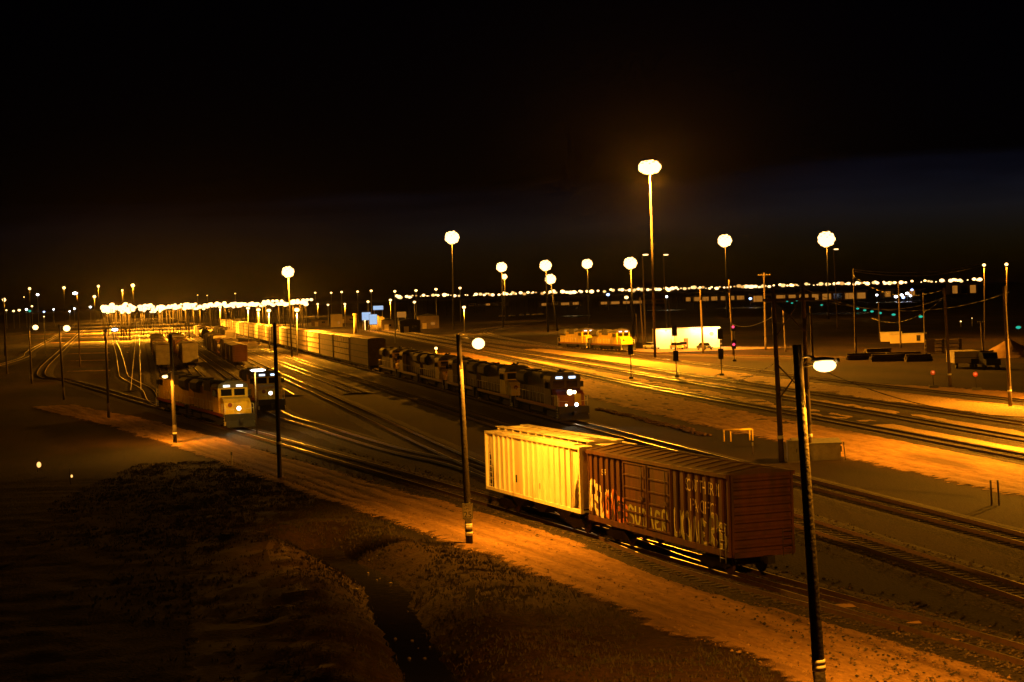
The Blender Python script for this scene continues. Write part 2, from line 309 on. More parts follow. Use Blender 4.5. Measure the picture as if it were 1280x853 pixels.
# ------------------------------------------------------------------ railway tracks
TRK = []
def track(label, pts, near=True, rails_only=False):
    k = len(TRK); c = catmull(pts, 4.0); n = len(c)
    t = thing('railway_track', label, 'railway track', (c[0].x, c[0].y, 0), 0, 'railway tracks of the yard'); TRK.append(t)
    ox = c[0]
    nrm = []
    for i in range(n):
        d = (c[min(i + 1, n - 1)] - c[max(i - 1, 0)]).normalized(); nrm.append((d, Vector((-d.y, d.x))))
    zo = 0.10 + 0.004 * k
    V = []; F = []
    for i, p in enumerate(c):
        q = nrm[i][1]; p = p - ox
        j = random.uniform(-0.12, 0.12)
        for s, z in ((-2.5 + j, -0.02), (-1.7, zo), (0, zo - 0.01), (1.7, zo), (2.5 + j, -0.02)): V.append((p.x + q.x * s, p.y + q.y * s, z))
    for i in range(n - 1):
        for s in range(4): F.append((i * 5 + s, i * 5 + 5 + s, i * 5 + 6 + s, i * 5 + 1 + s))
    raw('ballast', V, F, 'ballast_stone', t)
    mbs = MB(); acc = 0.0; cnt = 0
    for i in range(n - 1):
        a, b = c[i], c[i + 1]; Ls = (b - a).length; d, q = nrm[i]
        while acc < Ls:
            p = a + d * acc - ox; acc += 0.62
            if p.y + ox.y > 330: continue
            v = mbs.box(-0.115, 0.115, -1.3, 1.3, zo - 0.08, zo + 0.035 + random.uniform(-0.01, 0.01))
            ang = math.atan2(d.y, d.x); cs, sn = math.cos(ang), math.sin(ang)
            for w_ in v: w_.co = Vector((w_.co.x * cs - w_.co.y * sn + p.x, w_.co.x * sn + w_.co.y * cs + p.y, w_.co.z))
            cnt += 1
        acc -= Ls
    if cnt: tag(mbs.build('sleepers', 'sleeper_wood', t, False), kind='stuff')
    else: mbs.bm.free()
    for side in (-1, 1):
        V = []; F = []; MI = []
        for i, p in enumerate(c):
            q = nrm[i][1]; p = p - ox + q * side * 0.7525
            for s, z in ((-0.06, zo), (-0.036, 0.29), (-0.034, 0.3), (0.034, 0.3), (0.036, 0.29), (0.06, zo)): V.append((p.x + q.x * s, p.y + q.y * s, z))
        for i in range(n - 1):
            for s in range(5): F.append((i * 6 + s, i * 6 + 6 + s, i * 6 + 7 + s, i * 6 + 1 + s)); MI.append(0 if s == 2 else 1)
        r_ = raw('rail', V, F, 'rail_steel', t); r_.data.materials.append(M['rust_steel'])
        for p_, m_ in zip(r_.data.polygons, MI): p_.material_index = m_
    return t
def line(fn, *ys): return [(fn(y), y) for y in ys]
SLP = 0.2116
track('track under the cream hopper car and the brown boxcar, beside the dirt road', line(T1, 10, 60, 120, 180, 225, 262, 310, 354) + [(-148.1, 581.5), (-300, 1240)])
track('track carrying the long train of lit car carriers behind the dark locomotives', line(Y3(41.1), 30, 90, 200, 500, 1000, 2200))
track('track curving in between the near hopper car and the dark locomotives', line(Y3(24.0), 600, 300, 200, 150, 110) + [(4.2, 90), (8.0, 76), (14.0, 62)])
track('track with the shorter yellow locomotive standing at its end, joining the curved track', line(Y3(15.2), 1800, 900, 400, 240) + [(-25.9, 194), (-19.0, 171.8), (-10.1, 143.8), (-4.0, 128), (0.2, 112)])
track('dim unlit track just behind the brown boxcar', line(Y3(33.9), 20, 60, 90, 180, 500))
track('nearest of the three main lines beyond the service road', [(a * 1.0, b * 1.158) for a, b in ((42.5, 65), (35, 104.3), (27.8, 142.6), (19.4, 185), (11.6, 228), (2, 285), (-9, 352), (-60, 640))])
track('middle one of the three main lines beyond the service road', [(a, b * 1.158) for a, b in ((48, 66), (38.9, 116.1), (31.8, 158.1), (22.5, 210.1), (7.5, 290), (-6, 365), (-54, 640))])
track('farthest of the three main lines, in front of the track signals', [(a, b * 1.158) for a, b in ((56, 60), (43.2, 128.5), (34.7, 172.5), (28.9, 204), (19.3, 257), (8.2, 314), (-2, 370), (-49, 640))])
ML = [[(a, b * 1.158) for a, b in q] for q in (((42.5, 65), (35, 104.3), (27.8, 142.6), (19.4, 185), (11.6, 228), (2, 285), (-9, 352)), ((48, 66), (38.9, 116.1), (31.8, 158.1), (22.5, 210.1), (7.5, 290), (-6, 365)), ((56, 60), (43.2, 128.5), (34.7, 172.5), (28.9, 204), (19.3, 257), (8.2, 314), (-2, 370)), ((66, 95), (52, 152), (46.5, 175), (41.0, 200), (36.5, 226), (30, 262), (22, 300), (9.4, 358)))]
def xat(q, y):
    for (a, b), (c_, d) in zip(q, q[1:]):
        if b <= y <= d: return a + (c_ - a) * (y - b) / (d - b)
    return q[-1][0]
for q0, q1 in zip(ML, ML[1:]):
    yy_ = [115 + 12 * k for k in range(24)]; wd = [abs(xat(q1, y) - xat(q0, y)) for y in yy_]
    strip('gravel_path', [((xat(q0, y) + xat(q1, y)) / 2, y) for y in yy_], max(.8, min(wd) / 2 - 1.6), max(.8, min(wd) / 2 - 1.6), 0.02, 'gravel', jitter=.4, step=2)
track('track passing the red switch lamps and the sheds with parked cars', [(a, b * 1.158) for a, b in ((66, 95), (52, 152), (46.5, 175), (41.0, 200), (36.5, 226), (30, 262), (22, 300), (9.4, 358), (-10, 440))])
track('track below the lit yellow locomotive beside the white sheds', [(64, 290), (42, 325), (29.5, 351), (24.5, 367), (12.3, 406), (0, 450), (-14, 530)])
track('tightly curving wye track shining under the lamp pole', [tuple(G(x, y, .3)[:2]) for x, y in ((760, 441), (685, 431), (667, 428), (640, 424), (623, 421), (612, 418), (607, 416), (612, 413.5), (635, 409), (655, 405), (690, 401))])
track('second wye track curving beside the fuelling area', [tuple(G(x, y, .3)[:2]) for x, y in ((720, 437), (660, 430.5), (610, 424), (584, 420.5), (576, 418), (579, 415.5), (591, 412.5), (610, 410), (640, 406))])
track('shiny track curving off the near track and running straight away through the left yard', [(T1(205), 205), (-46.5, 228), (-54.5, 262), (-62.3, 289.5), (-68.4, 311), (-75.3, 339.6), (-112.5, 502.6), (-246.7, 1087), (-470, 2100)])
track('leftmost shiny track running off towards the bright yard lamps', [(-118, 400), (-133, 480), (-156.1, 572.1), (-233.6, 905.7), (-420, 1700)])
for a, lb in ((19.6, 'yard track with a dark string of freight cars nearest the car carriers'), (10.0, 'yard track behind the yellow locomotives with parked box cars'), (4.6, 'yard track ending behind the rounded car end on the far left'), (-0.8, 'yard track left of all the parked freight strings'), (29.0, 'yard track next to the row of lit car carriers')):
    track(lb, line(Y3(a), 262 if a < 12 else 235, 400, 800, 1600))

# ------------------------------------------------------------------ freight cars
def bogie(parent, x, mname='black_grime'):
    b = MB()
    for s in (-1, 1):
        b.prismy([(x - 1.35, 0.42), (x - 0.9, 0.68), (x + 0.9, 0.68), (x + 1.35, 0.42), (x + 1.1, 0.30), (x + 0.4, 0.26), (x - 0.4, 0.26), (x - 1.1, 0.30)], s * 1.02 - 0.09, s * 1.02 + 0.09)
    b.box(x - 0.25, x + 0.25, -0.93, 0.93, 0.48, 0.85)
    o = b.build('bogie', mname, parent)
    for dx in (-0.87, 0.87):
        q = MB(); q.tube((x + dx, -0.76, 0.44), (x + dx, 0.76, 0.44), 0.08)
        for s in (-1, 1): q.tube((x + dx, s * 0.68, 0.44), (x + dx, s * 0.81, 0.44), 0.44, 0.44, 16)
        q.build('wheelset', 'rust_steel', o)
def coupler(parent, x, s):
    b = MB(); b.box(min(x, x + s * 0.55), max(x, x + s * 0.55), -0.1, 0.1, 0.72, 0.95); b.box(min(x + s * 0.45, x + s * 0.75), max(x + s * 0.45, x + s * 0.75), -0.17, 0.17, 0.68, 1.0)
    b.build('coupler', 'dark_metal', parent)
def ladder(parent, x, y, z0, z1, m, wd=0.42, ax='x', n=7):
    b = MB()
    for s in (-wd / 2, wd / 2):
        if ax == 'x': b.tube((x + s, y, z0), (x + s, y, z1), 0.022, n=5)
        else: b.tube((x, y + s, z0), (x, y + s, z1), 0.022, n=5)
    for k in range(n):
        z = z0 + (z1 - z0) * (k + 0.5) / n
        if ax == 'x': b.tube((x - wd / 2, y, z), (x + wd / 2, y, z), 0.02, n=5)
        else: b.tube((x, y - wd / 2, z), (x, y + wd / 2, z), 0.02, n=5)
    return b.build('ladder', m, parent)
def on_track(fn, y, slope):
    return (fn(y), y, 0.3), math.atan2(-1, slope)      # local +x looks at the camera

def drape(bm_or_mesh, o_name, mname, parent, edges, depth_of, yface):
    """lay flat marks (x, z) over a ribbed side so that they follow ribs and recesses"""
    bm = bm_or_mesh
    for e in edges:
        geo = list(bm.verts) + list(bm.edges) + list(bm.faces)
        bmesh.ops.bisect_plane(bm, geom=geo, plane_co=(e, 0, 0), plane_no=(1, 0, 0))
    bmesh.ops.split_edges(bm, edges=list(bm.edges))
    for f in bm.faces:
        d = depth_of(f.calc_center_median().x)
        for v in f.verts: v.co.y = yface - d - 0.006
    for f in bm.faces:
        f.normal_update()
        if f.normal.y > 0: f.normal_flip()
    me = bpy.data.meshes.new(o_name); bm.to_mesh(me); bm.free(); me.materials.append(M[mname])
    o = bpy.data.objects.new(o_name, me); COL.objects.link(o); o.parent = parent; return o
def text_bm(s, size, x, z, sx=1.0):
    cu = bpy.data.curves.new('lettering', 'FONT'); cu.body = s; cu.size = size; cu.resolution_u = 3; cu.align_x = 'CENTER'
    ob = bpy.data.objects.new('lettering', cu); COL.objects.link(ob)
    dg = bpy.context.evaluated_depsgraph_get(); me = bpy.data.meshes.new_from_object(ob.evaluated_get(dg))
    bpy.data.objects.remove(ob); bpy.data.curves.remove(cu)
    bm = bmesh.new(); bm.from_mesh(me); bpy.data.meshes.remove(me)
    for v in bm.verts: v.co = Vector((v.co.x * sx + x, 0, v.co.y + z))
    return bm
def strokes_bm(strokes, wd):
    bm = bmesh.new()
    for st in strokes:
        c = catmull(st, 0.12); n = len(c); A = []; B = []
        for i, p in enumerate(c):
            d = (c[min(i + 1, n - 1)] - c[max(i - 1, 0)]); d = d.normalized() if d.length > 1e-6 else Vector((1, 0)); q = Vector((-d.y, d.x)) * wd * 0.5
            A.append(bm.verts.new((p.x + q.x, 0, p.y + q.y))); B.append(bm.verts.new((p.x - q.x, 0, p.y - q.y)))
        for i in range(n - 1): bm.faces.new((A[i], B[i], B[i + 1], A[i + 1]))
    return bm

# --- brown boxcar with double doors
def make_boxcar(L_=14.8):
    t = thing('boxcar', 'brown ribbed boxcar with white lettering and spray paint on its side', 'boxcar')
    h = L_ / 2; W = 1.45; z0, z1 = 1.05, 4.38
    b = MB(); b.box(-h, h, -W, W, z0, z1)
    D = 0.08
    right = [2.35 + k * 0.72 for k in range(7)]; left = [-h + 0.35 + k * 0.66 for k in range(6)]
    ribs = [(x - 0.15, x + 0.15) for x in right + left] + [(-h, -h + 0.10), (h - 0.14, h)]
    for (a, c) in ribs:
        for s in (-1, 1): b.box(a, c, min(s * (W - .02), s * (W + D)), max(s * (W - .02), s * (W + D)), z0 + 0.16, z1 - 0.14)
    for s in (-1, 1):
        b.box(-h, h, min(s * (W - .03), s * (W + 0.18)), max(s * (W - .03), s * (W + 0.18)), z1 - 0.14, z1 + 0.02)
        b.box(-h, h, min(s * (W - .03), s * (W + 0.11)), max(s * (W - .03), s * (W + 0.11)), z0 - 0.10, z0 + 0.16)
    b.build('body', 'brown_paint', t)
    for x0, x1 in ((-3.1, -0.52), (-0.38, 2.0)):
        for s in (-1, 1):
            b = MB(); ya, yb = sorted((s * (W - .02), s * (W + 0.09))); b.box(x0, x1, ya, yb, z0 + 0.2, z1 - 0.2)
            ya, yb = sorted((s * (W + .08), s * (W + 0.14)))
            for k in range(6):
                z = z0 + 0.22 + k * (z1 - z0 - 0.5) / 5.0; b.box(x0 + 0.02, x1 - 0.02, ya, yb, z, z + 0.07)
            b.box(x0, x0 + 0.08, ya, yb, z0 + 0.2, z1 - 0.2); b.box(x1 - 0.08, x1, ya, yb, z0 + 0.2, z1 - 0.2)
            d = b.build('door', 'brown_paint', t)
            q = MB(); q.tube((x1 - 0.45, s * (W + 0.17), z0 + 0.3), (x1 - 0.45, s * (W + 0.17), z1 - 0.3), 0.03, n=6)
            ya, yb = sorted((s * (W + .13), s * (W + 0.2))); q.box(x1 - 0.62, x1 - 0.3, ya, yb, 2.55, 2.68); q.build('door_bar', 'brown_roof', d)
    b = MB()                                              # roof: low gable with cross ribs
    b.prism([(-W - 0.12, z1 + 0.02), (0, z1 + 0.24), (W + 0.12, z1 + 0.02), (W + 0.12, z1 - 0.02), (-W - 0.12, z1 - 0.02)], -h - 0.03, h + 0.03)
    for k in range(15):
        x = -h + 0.45 + k * (L_ - 0.9) / 14
        b.prism([(-W - 0.05, z1 + 0.05), (0, z1 + 0.30), (W + 0.05, z1 + 0.05), (0, z1 + 0.2)], x - 0.06, x + 0.06)
    b.build('roof', 'brown_roof', t)
    for s in (-1, 1):                                     # ribbed ends
        b = MB(); xa, xb = sorted((s * (h - 0.02), s * (h + 0.05))); b.box(xa, xb, -W, W, z0, z1 - 0.02)
        for k in range(9):
            z = z0 + 0.32 + k * 0.345; A = s * (h + 0.04); Bx = s * (h + 0.13)
            b.prismy([(A, z - 0.11), (Bx, z - 0.03), (Bx, z + 0.03), (A, z + 0.11)], -W + 0.08, W - 0.08)
        for y in (-W, W - 0.1): 
            xa, xb = sorted((s * (h + 0.03), s * (h + 0.14))); b.box(xa, xb, y, y + 0.1, z0, z1 - 0.02)
        xa, xb = sorted((s * (h + 0.03), s * (h + 0.2))); b.box(xa, xb, -W + 0.05, W - 0.05, z0 - 0.12, z0 + 0.1)
        b.build('end_wall', 'brown_paint', t)
        coupler(t, s * h, s); bogie(t, s * (h - 2.4))
    b = MB(); b.box(-h + 0.6, h - 0.6, -0.35, 0.35, 0.78, 1.04); b.box(-4, -2.2, -0.9, -0.4, 0.6, 1.0); b.tube((1.0, 0.6, 0.75), (2.4, 0.6, 0.75), 0.22); b.build('underframe', 'black_grime', t)
    ladder(t, h - 0.42, -W - 0.17, z0 - 0.35, z0 + 1.15, 'galvanised', 0.5, n=4); ladder(t, -h + 0.42, W + 0.17, z0 - 0.35, z1 - 0.2, 'galvanised', 0.5, n=9)
    ladder(t, h + 0.2, 1.1, z0 - 0.2, z0 + 1.0, 'brown_roof', 0.45, 'y', 4)
    edges = sorted({e for r_ in ribs for e in r_} | {-3.1, -0.52, -0.38, 2.0})
    def dep(x):
        for a, c in ribs:
            if a <= x <= c: return D
        if -3.1 <= x <= -0.52 or -0.38 <= x <= 2.0: return 0.09
        return 0.0
    drape(text_bm('SOUTHERN', 0.78, 4.95, 3.40, 0.84), 'lettering', 'white_letter', t, edges, dep, -W)
    drape(text_bm('PACIFIC', 0.78, 5.0, 2.55, 0.84), 'lettering', 'white_letter', t, edges, dep, -W)
    drape(text_bm('SP', 0.42, -5.5, 3.3), 'lettering', 'white_letter', t, edges, dep, -W)
    rnd = random.Random(5)
    def glyph(x, z, s, kind):
        sh = {0: [(0, 0), (0.1, 1), (0.5, 1.0), (0.55, 0.6), (0.1, 0.5), (0.6, 0.0)], 1: [(0.6, 0.9), (0.2, 1.0), (0.05, 0.7), (0.55, 0.4), (0.5, 0.05), (0.0, 0.1)],
              2: [(0.05, 1.0), (0.0, 0.2), (0.3, 0.0), (0.6, 0.3), (0.6, 1.0)], 3: [(0.3, 1), (0.0, 0.6), (0.1, 0.1), (0.5, 0.05), (0.6, 0.6), (0.3, 1.0)], 4: [(0, 0), (0.3, 1.05), (0.45, 0.5), (0.65, 0.0)],
              5: [(0.6, 0.9), (0.1, 0.95), (0.0, 0.5), (0.4, 0.5), (0.0, 0.45), (0.1, 0.0), (0.65, 0.1)]}[kind % 6]
        return [(x + a * s * 0.95 + rnd.uniform(-.05, .05), z + c * s + rnd.uniform(-.05, .05)) for a, c in sh]
    zb = z0 + 0.2
    A = [glyph(-7.25 + k * 0.62, zb + rnd.uniform(0, .2), 1.15 + rnd.uniform(-.1, .3), k) for k in range(4)]
    drape(strokes_bm(A, 0.3), 'spray_lettering', 'white_letter', t, edges, dep, -W)
    A = [glyph(-5.5 + k * 0.75, zb + rnd.uniform(-.05, .1), 1.3 + rnd.uniform(-.25, .1) - 0.12 * k, k + 3) for k in range(4)]
    drape(strokes_bm(A, 0.34), 'spray_lettering', 'orange_spray', t, edges, lambda x: dep(x) + 0.004, -W)
    drape(strokes_bm([[(x + 0.12, z - 0.1) for x, z in g_] for g_ in A], 0.1), 'spray_lettering', 'black_spray', t, edges, lambda x: dep(x) + 0.008, -W)
    A = [glyph(-2.6 + k * 0.72, zb + rnd.uniform(0, .1), 0.85, k + 1) for k in range(6)]
    drape(strokes_bm(A, 0.15), 'spray_lettering', 'green_spray', t, edges, dep, -W)
    A = [glyph(2.15 + k * 0.85, zb + rnd.uniform(-.08, .12), 1.0 + rnd.uniform(-.1, .25), k + 2) for k in range(6)]
    drape(strokes_bm(A, 0.26), 'spray_lettering', 'green_spray', t, edges, dep, -W)
    drape(strokes_bm([[(x + 0.1, z + 0.08) for x, z in g_] for g_ in A], 0.05), 'spray_lettering', 'white_letter', t, edges, lambda x: dep(x) + 0.004, -W)
    return t
bc = make_boxcar(); bc.location, rz = on_track(T1, 80.0, 0.374); bc.rotation_euler = (0, 0, rz)

# --- cream covered hopper
def make_hopper(L_=14.0, m='cream_paint', ribs_n=16, label='cream covered hopper car with vertical ribs, lit brightly by the lamp pole'):
    t = thing('hopper_car', label, 'hopper car')
    h = L_ / 2; W = 1.47; z0, z1 = 1.25, 4.35; hb = h - 1.25
    b = MB(); b.prism([(-W, z0), (-W, z1), (-W + 0.16, z1 + 0.16), (W - 0.16, z1 + 0.16), (W, z1), (W, z0), (W - 0.5, z0 - 0.05), (-W + 0.5, z0 - 0.05)], -hb, hb)
    for s in (-1, 1):                                      # sloping end sheets under the roof
        xa, xb = s * hb, s * (h - 0.12)
        prof = [(xa, z0), (xa, z1 + 0.1), (xb, z1 + 0.1), (xb, z1 - 0.55), (xa + s * 0.15, z0 + 0.9)]
        b.prismy(prof, -W + 0.04, W - 0.04)
    for k in range(ribs_n):
        x = -hb + 0.12 + k * (2 * hb - 0.24) / (ribs_n - 1)
        if k == 5: continue
        for s in (-1, 1):
            ya, yb = sorted((s * (W - 0.02), s * (W + 0.10))); b.box(x - 0.06, x + 0.06, ya, yb, z0 + 0.05, z1 - 0.02)
    for s in (-1, 1):
        ya, yb = sorted((s * (W - 0.04), s * (W + 0.12))); b.box(-h, h, ya, yb, z1 - 0.02, z1 + 0.1); b.box(-h, h, ya, yb, z0 - 0.12, z0 + 0.05)
        for e in (-1, 1):
            xa, xb = sorted((e * h, e * (h - 0.14))); b.box(xa, xb, ya, yb, z0 + 0.05, z1 - 0.02)
    b.build('body', m, t)
    b = MB()
    for s in (-1, 1): b.box(-h + 0.2, h - 0.2, s * 0.75 - 0.22, s * 0.75 + 0.22, z1 + 0.30, z1 + 0.34)
    for k in range(12): x = -h + 0.5 + k * (L_ - 1) / 11; b.box(x - 0.03, x + 0.03, -0.95, 0.95, z1 + 0.16, z1 + 0.30)
    b.build('roof_walk', m, t)
    for k in range(3):
        x = -hb + 0.7 + k * (2 * hb - 1.4) / 3 + 0.1; b = MB(); b.box(x, x + 2.6, -0.36, 0.36, z1 + 0.15, z1 + 0.29); b.build('hatch', m, t)
    for x in (-3.3, 0.0, 3.3):
        b = MB()
        A = [(x - 1.6, z0 - 0.02), (x + 1.6, z0 - 0.02), (x + 0.4, 0.48), (x - 0.4, 0.48)]; b.prismy(A, -1.0, 1.0); b.build('hopper_bay', 'black_grime', t)
    b = MB(); b.box(-h + 0.2, h - 0.2, -0.3, 0.3, 0.8, 1.1)
    for s in (-1, 1):
        b.box(s * (h - 0.75) - 0.5, s * (h - 0.75) + 0.5, -1.3, 1.3, 1.08, 1.14)
    b.build('underframe', 'black_grime', t)
    for s in (-1, 1):
        ladder(t, s * (h - 0.45), -W + 0.05, z0, z1, m, 0.42, n=9); ladder(t, s * (h - 0.45), W - 0.05, z0, z1, m, 0.42, n=9)
        coupler(t, s * h, s); bogie(t, s * (h - 2.0))
    if m == 'cream_paint':
        b = MB(); b.box(0.9, 1.35, -W - 0.012, -W + 0.02, 1.75, 2.3); b.build('data_panel', 'white_paint', t)
        b = MB(); b.box(1.0, 1.25, -W - 0.02, -W + 0.0, 1.85, 2.15); b.build('data_mark', 'black_spray', t); b = MB(); b.box(-2.4, -2.2, -W - 0.012, -W + 0.02, 1.9, 2.3); b.build('data_mark', 'black_spray', t)
    return t
hp = make_hopper(); hp.location, rz = on_track(T1, 94.35, 0.374); hp.rotation_euler = (0, 0, rz)
ghop = make_hopper(14.0, 'grey_car', 12, 'grey covered hopper car in the parked strings of the left yard'); SN_GH = snapshot(ghop)

# --- car carrier
def make_rack(m, label):
    t = thing('car_carrier', label, 'car carrier'); h = 13.3; W = 1.5; z0, z1 = 0.95, 5.6
    b = MB(); b.box(-h, h, -W + 0.05, W - 0.05, z0, z1 - 0.15); b.build('body', m, t)
    for s in (-1, 1):
        b = MB(); ya, yb = sorted((s * (W - 0.08), s * W)); b.box(-h + .1, h - .1, *sorted((s * (W - .1), s * (W - .04))), z0 + .02, z1 - .3)
        for k in range(4):
            za = z0 + 0.1 + k * 1.13
            for q in range(16):
                x = -h + 0.15 + q * (2 * h - 0.3) / 16; b.box(x + 0.05, x + 1.55, ya, yb, za, za + 0.93)
        b.build('side_panel', m, t)
    b = MB()
    for k in range(5):
        za = z0 - 0.08 + k * 1.13
        for s in (-1, 1): ya, yb = sorted((s * (W - 0.08), s * (W + 0.04))); b.box(-h, h, ya, yb, za, za + 0.14)
    for s in (-1, 1):
        for x in (-h, h - 0.25):
            ya, yb = sorted((s * (W - 0.1), s * (W + 0.05))); b.box(x, x + 0.25, ya, yb, z0, z1 - 0.2)
    b.build('side_rail', 'dark_metal', t)
    b = MB(); b.prism([(-W, z1 - 0.16), (-W + 0.35, z1 + 0.08), (0, z1 + 0.16), (W - 0.35, z1 + 0.08), (W, z1 - 0.16)], -h - 0.02, h + 0.02); b.build('roof', m, t)
    b = MB()
    for s in (-1, 1):
        xa, xb = sorted((s * h, s * (h + 0.12)))
        b = MB(); b.box(*sorted((s * (h - .02), s * (h + .04))), -W + .06, W - .06, z0 + .1, z1 - .25)
        for k in range(4): y = -W + 0.1 + k * 0.72; b.box(xa, xb, y, y + 0.62, z0 + 0.15, z1 - 0.3)
        b.build('end_door', 'rack_dull', t)
    b = MB(); b.box(-h + 0.4, h - 0.4, -1.2, 1.2, 0.6, 0.93); b.build('underframe', 'black_grime', t)
    for s in (-1, 1): coupler(t, s * h, s); bogie(t, s * (h - 2.6))
    return t
def make_plain_box(m, label, W=1.45, L_=15.2, z1=4.3):
    t = thing('freight_car', label, 'freight car'); h = L_ / 2; z0 = 1.05
    b = MB(); b.box(-h, h, -W, W, z0, z1)
    for k in range(14):
        x = -h + 0.3 + k * (L_ - 0.6) / 13
        for s in (-1, 1): ya, yb = sorted((s * (W - .02), s * (W + .07))); b.box(x - .07, x + .07, ya, yb, z0 + .1, z1 - .1)
    b.build('body', m, t)
    b = MB(); b.prism([(-W - .08, z1), (0, z1 + 0.22), (W + .08, z1)], -h - .02, h + .02); b.build('roof', 'brown_roof', t)
    for s in (-1, 1):
        ya, yb = sorted((s * (W - .02), s * (W + .12))); b = MB(); b.box(-1.5, 1.5, ya, yb, z0 + .1, z1 - .15); b.build('door', m, t)
        b = MB(); xa, xb = sorted((s * (h - .02), s * (h + .08)))
        for k in range(7): b.box(xa, xb, -W + .1, W - .1, z0 + .2 + k * .44, z0 + .36 + k * .44)
        b.build('end_wall', m, t); coupler(t, s * h, s); bogie(t, s * (h - 2.2))
    return t
def make_tank(label):
    t = thing('tank_car', label, 'tank car'); h = 8.2
    b = MB(); b.tube((-h + .7, 0, 2.55), (h - .7, 0, 2.55), 1.5, 1.5, 20, cap=False)
    for s in (-1, 1): b.ball((s * (h - .7), 0, 2.55), 1.5, 1, 20, 10, sxy=(0.4, 1))
    b.build('tank', 'tank_black', t)
    b = MB(); b.tube((0, 0, 4.0), (0, 0, 4.4), 0.5, 0.5, 14); b.build('dome', 'tank_black', t)
    b = MB(); b.box(-h, h, -.3, .3, .8, 1.1); b.box(-h, -h + .8, -1.4, 1.4, 1.0, 1.1); b.box(h - .8, h, -1.4, 1.4, 1.0, 1.1); b.build('underframe', 'black_grime', t)
    for s in (-1, 1): ladder(t, 0.6 * s, s * 1.58, 1.0, 3.9, 'galvanised', .45, n=8); coupler(t, s * h, s); bogie(t, s * (h - 1.8))
    return t
rackA = make_rack('rack_steel', 'x'); SN_A = snapshot(rackA)
rackB = make_rack('rack_dull', 'x'); SN_B = snapshot(rackB)
rackC = make_rack('rack_yellow', 'x'); SN_C = snapshot(rackC)
boxB = make_plain_box('brown_paint', 'x'); SN_BB = snapshot(boxB)
boxG = make_plain_box('grey_car', 'x', 1.5, 18.0, 4.9); SN_BG = snapshot(boxG)
boxY = make_plain_box('loco_yellow', 'x', 1.5, 15.6, 4.4); SN_BY = snapshot(boxY)
tank = make_tank('x'); SN_T = snapshot(tank)
used = set()
def put(proto, sn, loc, rz, label, group):
    if proto.name not in used:
        used.add(proto.name); proto.location = loc; proto.rotation_euler = (0, 0, rz); tag(proto, label, None, group); return proto
    return dup(proto, sn, loc, rz, label, group)
rz3 = math.atan2(-1, SLP); cz3 = math.sqrt(1 + SLP * SLP)
yy = 305.0
seq = 'BABABAABAAACABAABAAA'
words = {'A': 'pale', 'B': 'dull brown', 'C': 'yellow'}
for i, s in enumerate(seq):
    c = yy + 13.6 / cz3
    P_, S_ = {'A': (rackA, SN_A), 'B': (rackB, SN_B), 'C': (rackC, SN_C)}[s]
    put(P_, S_, (Y3(41.1)(c), c, 0.3), rz3, '%s car carrier, %s in the train behind the dark locomotives' % (words[s], ORD[i]), 'car carriers of the long train')
    yy += 28.4 / cz3

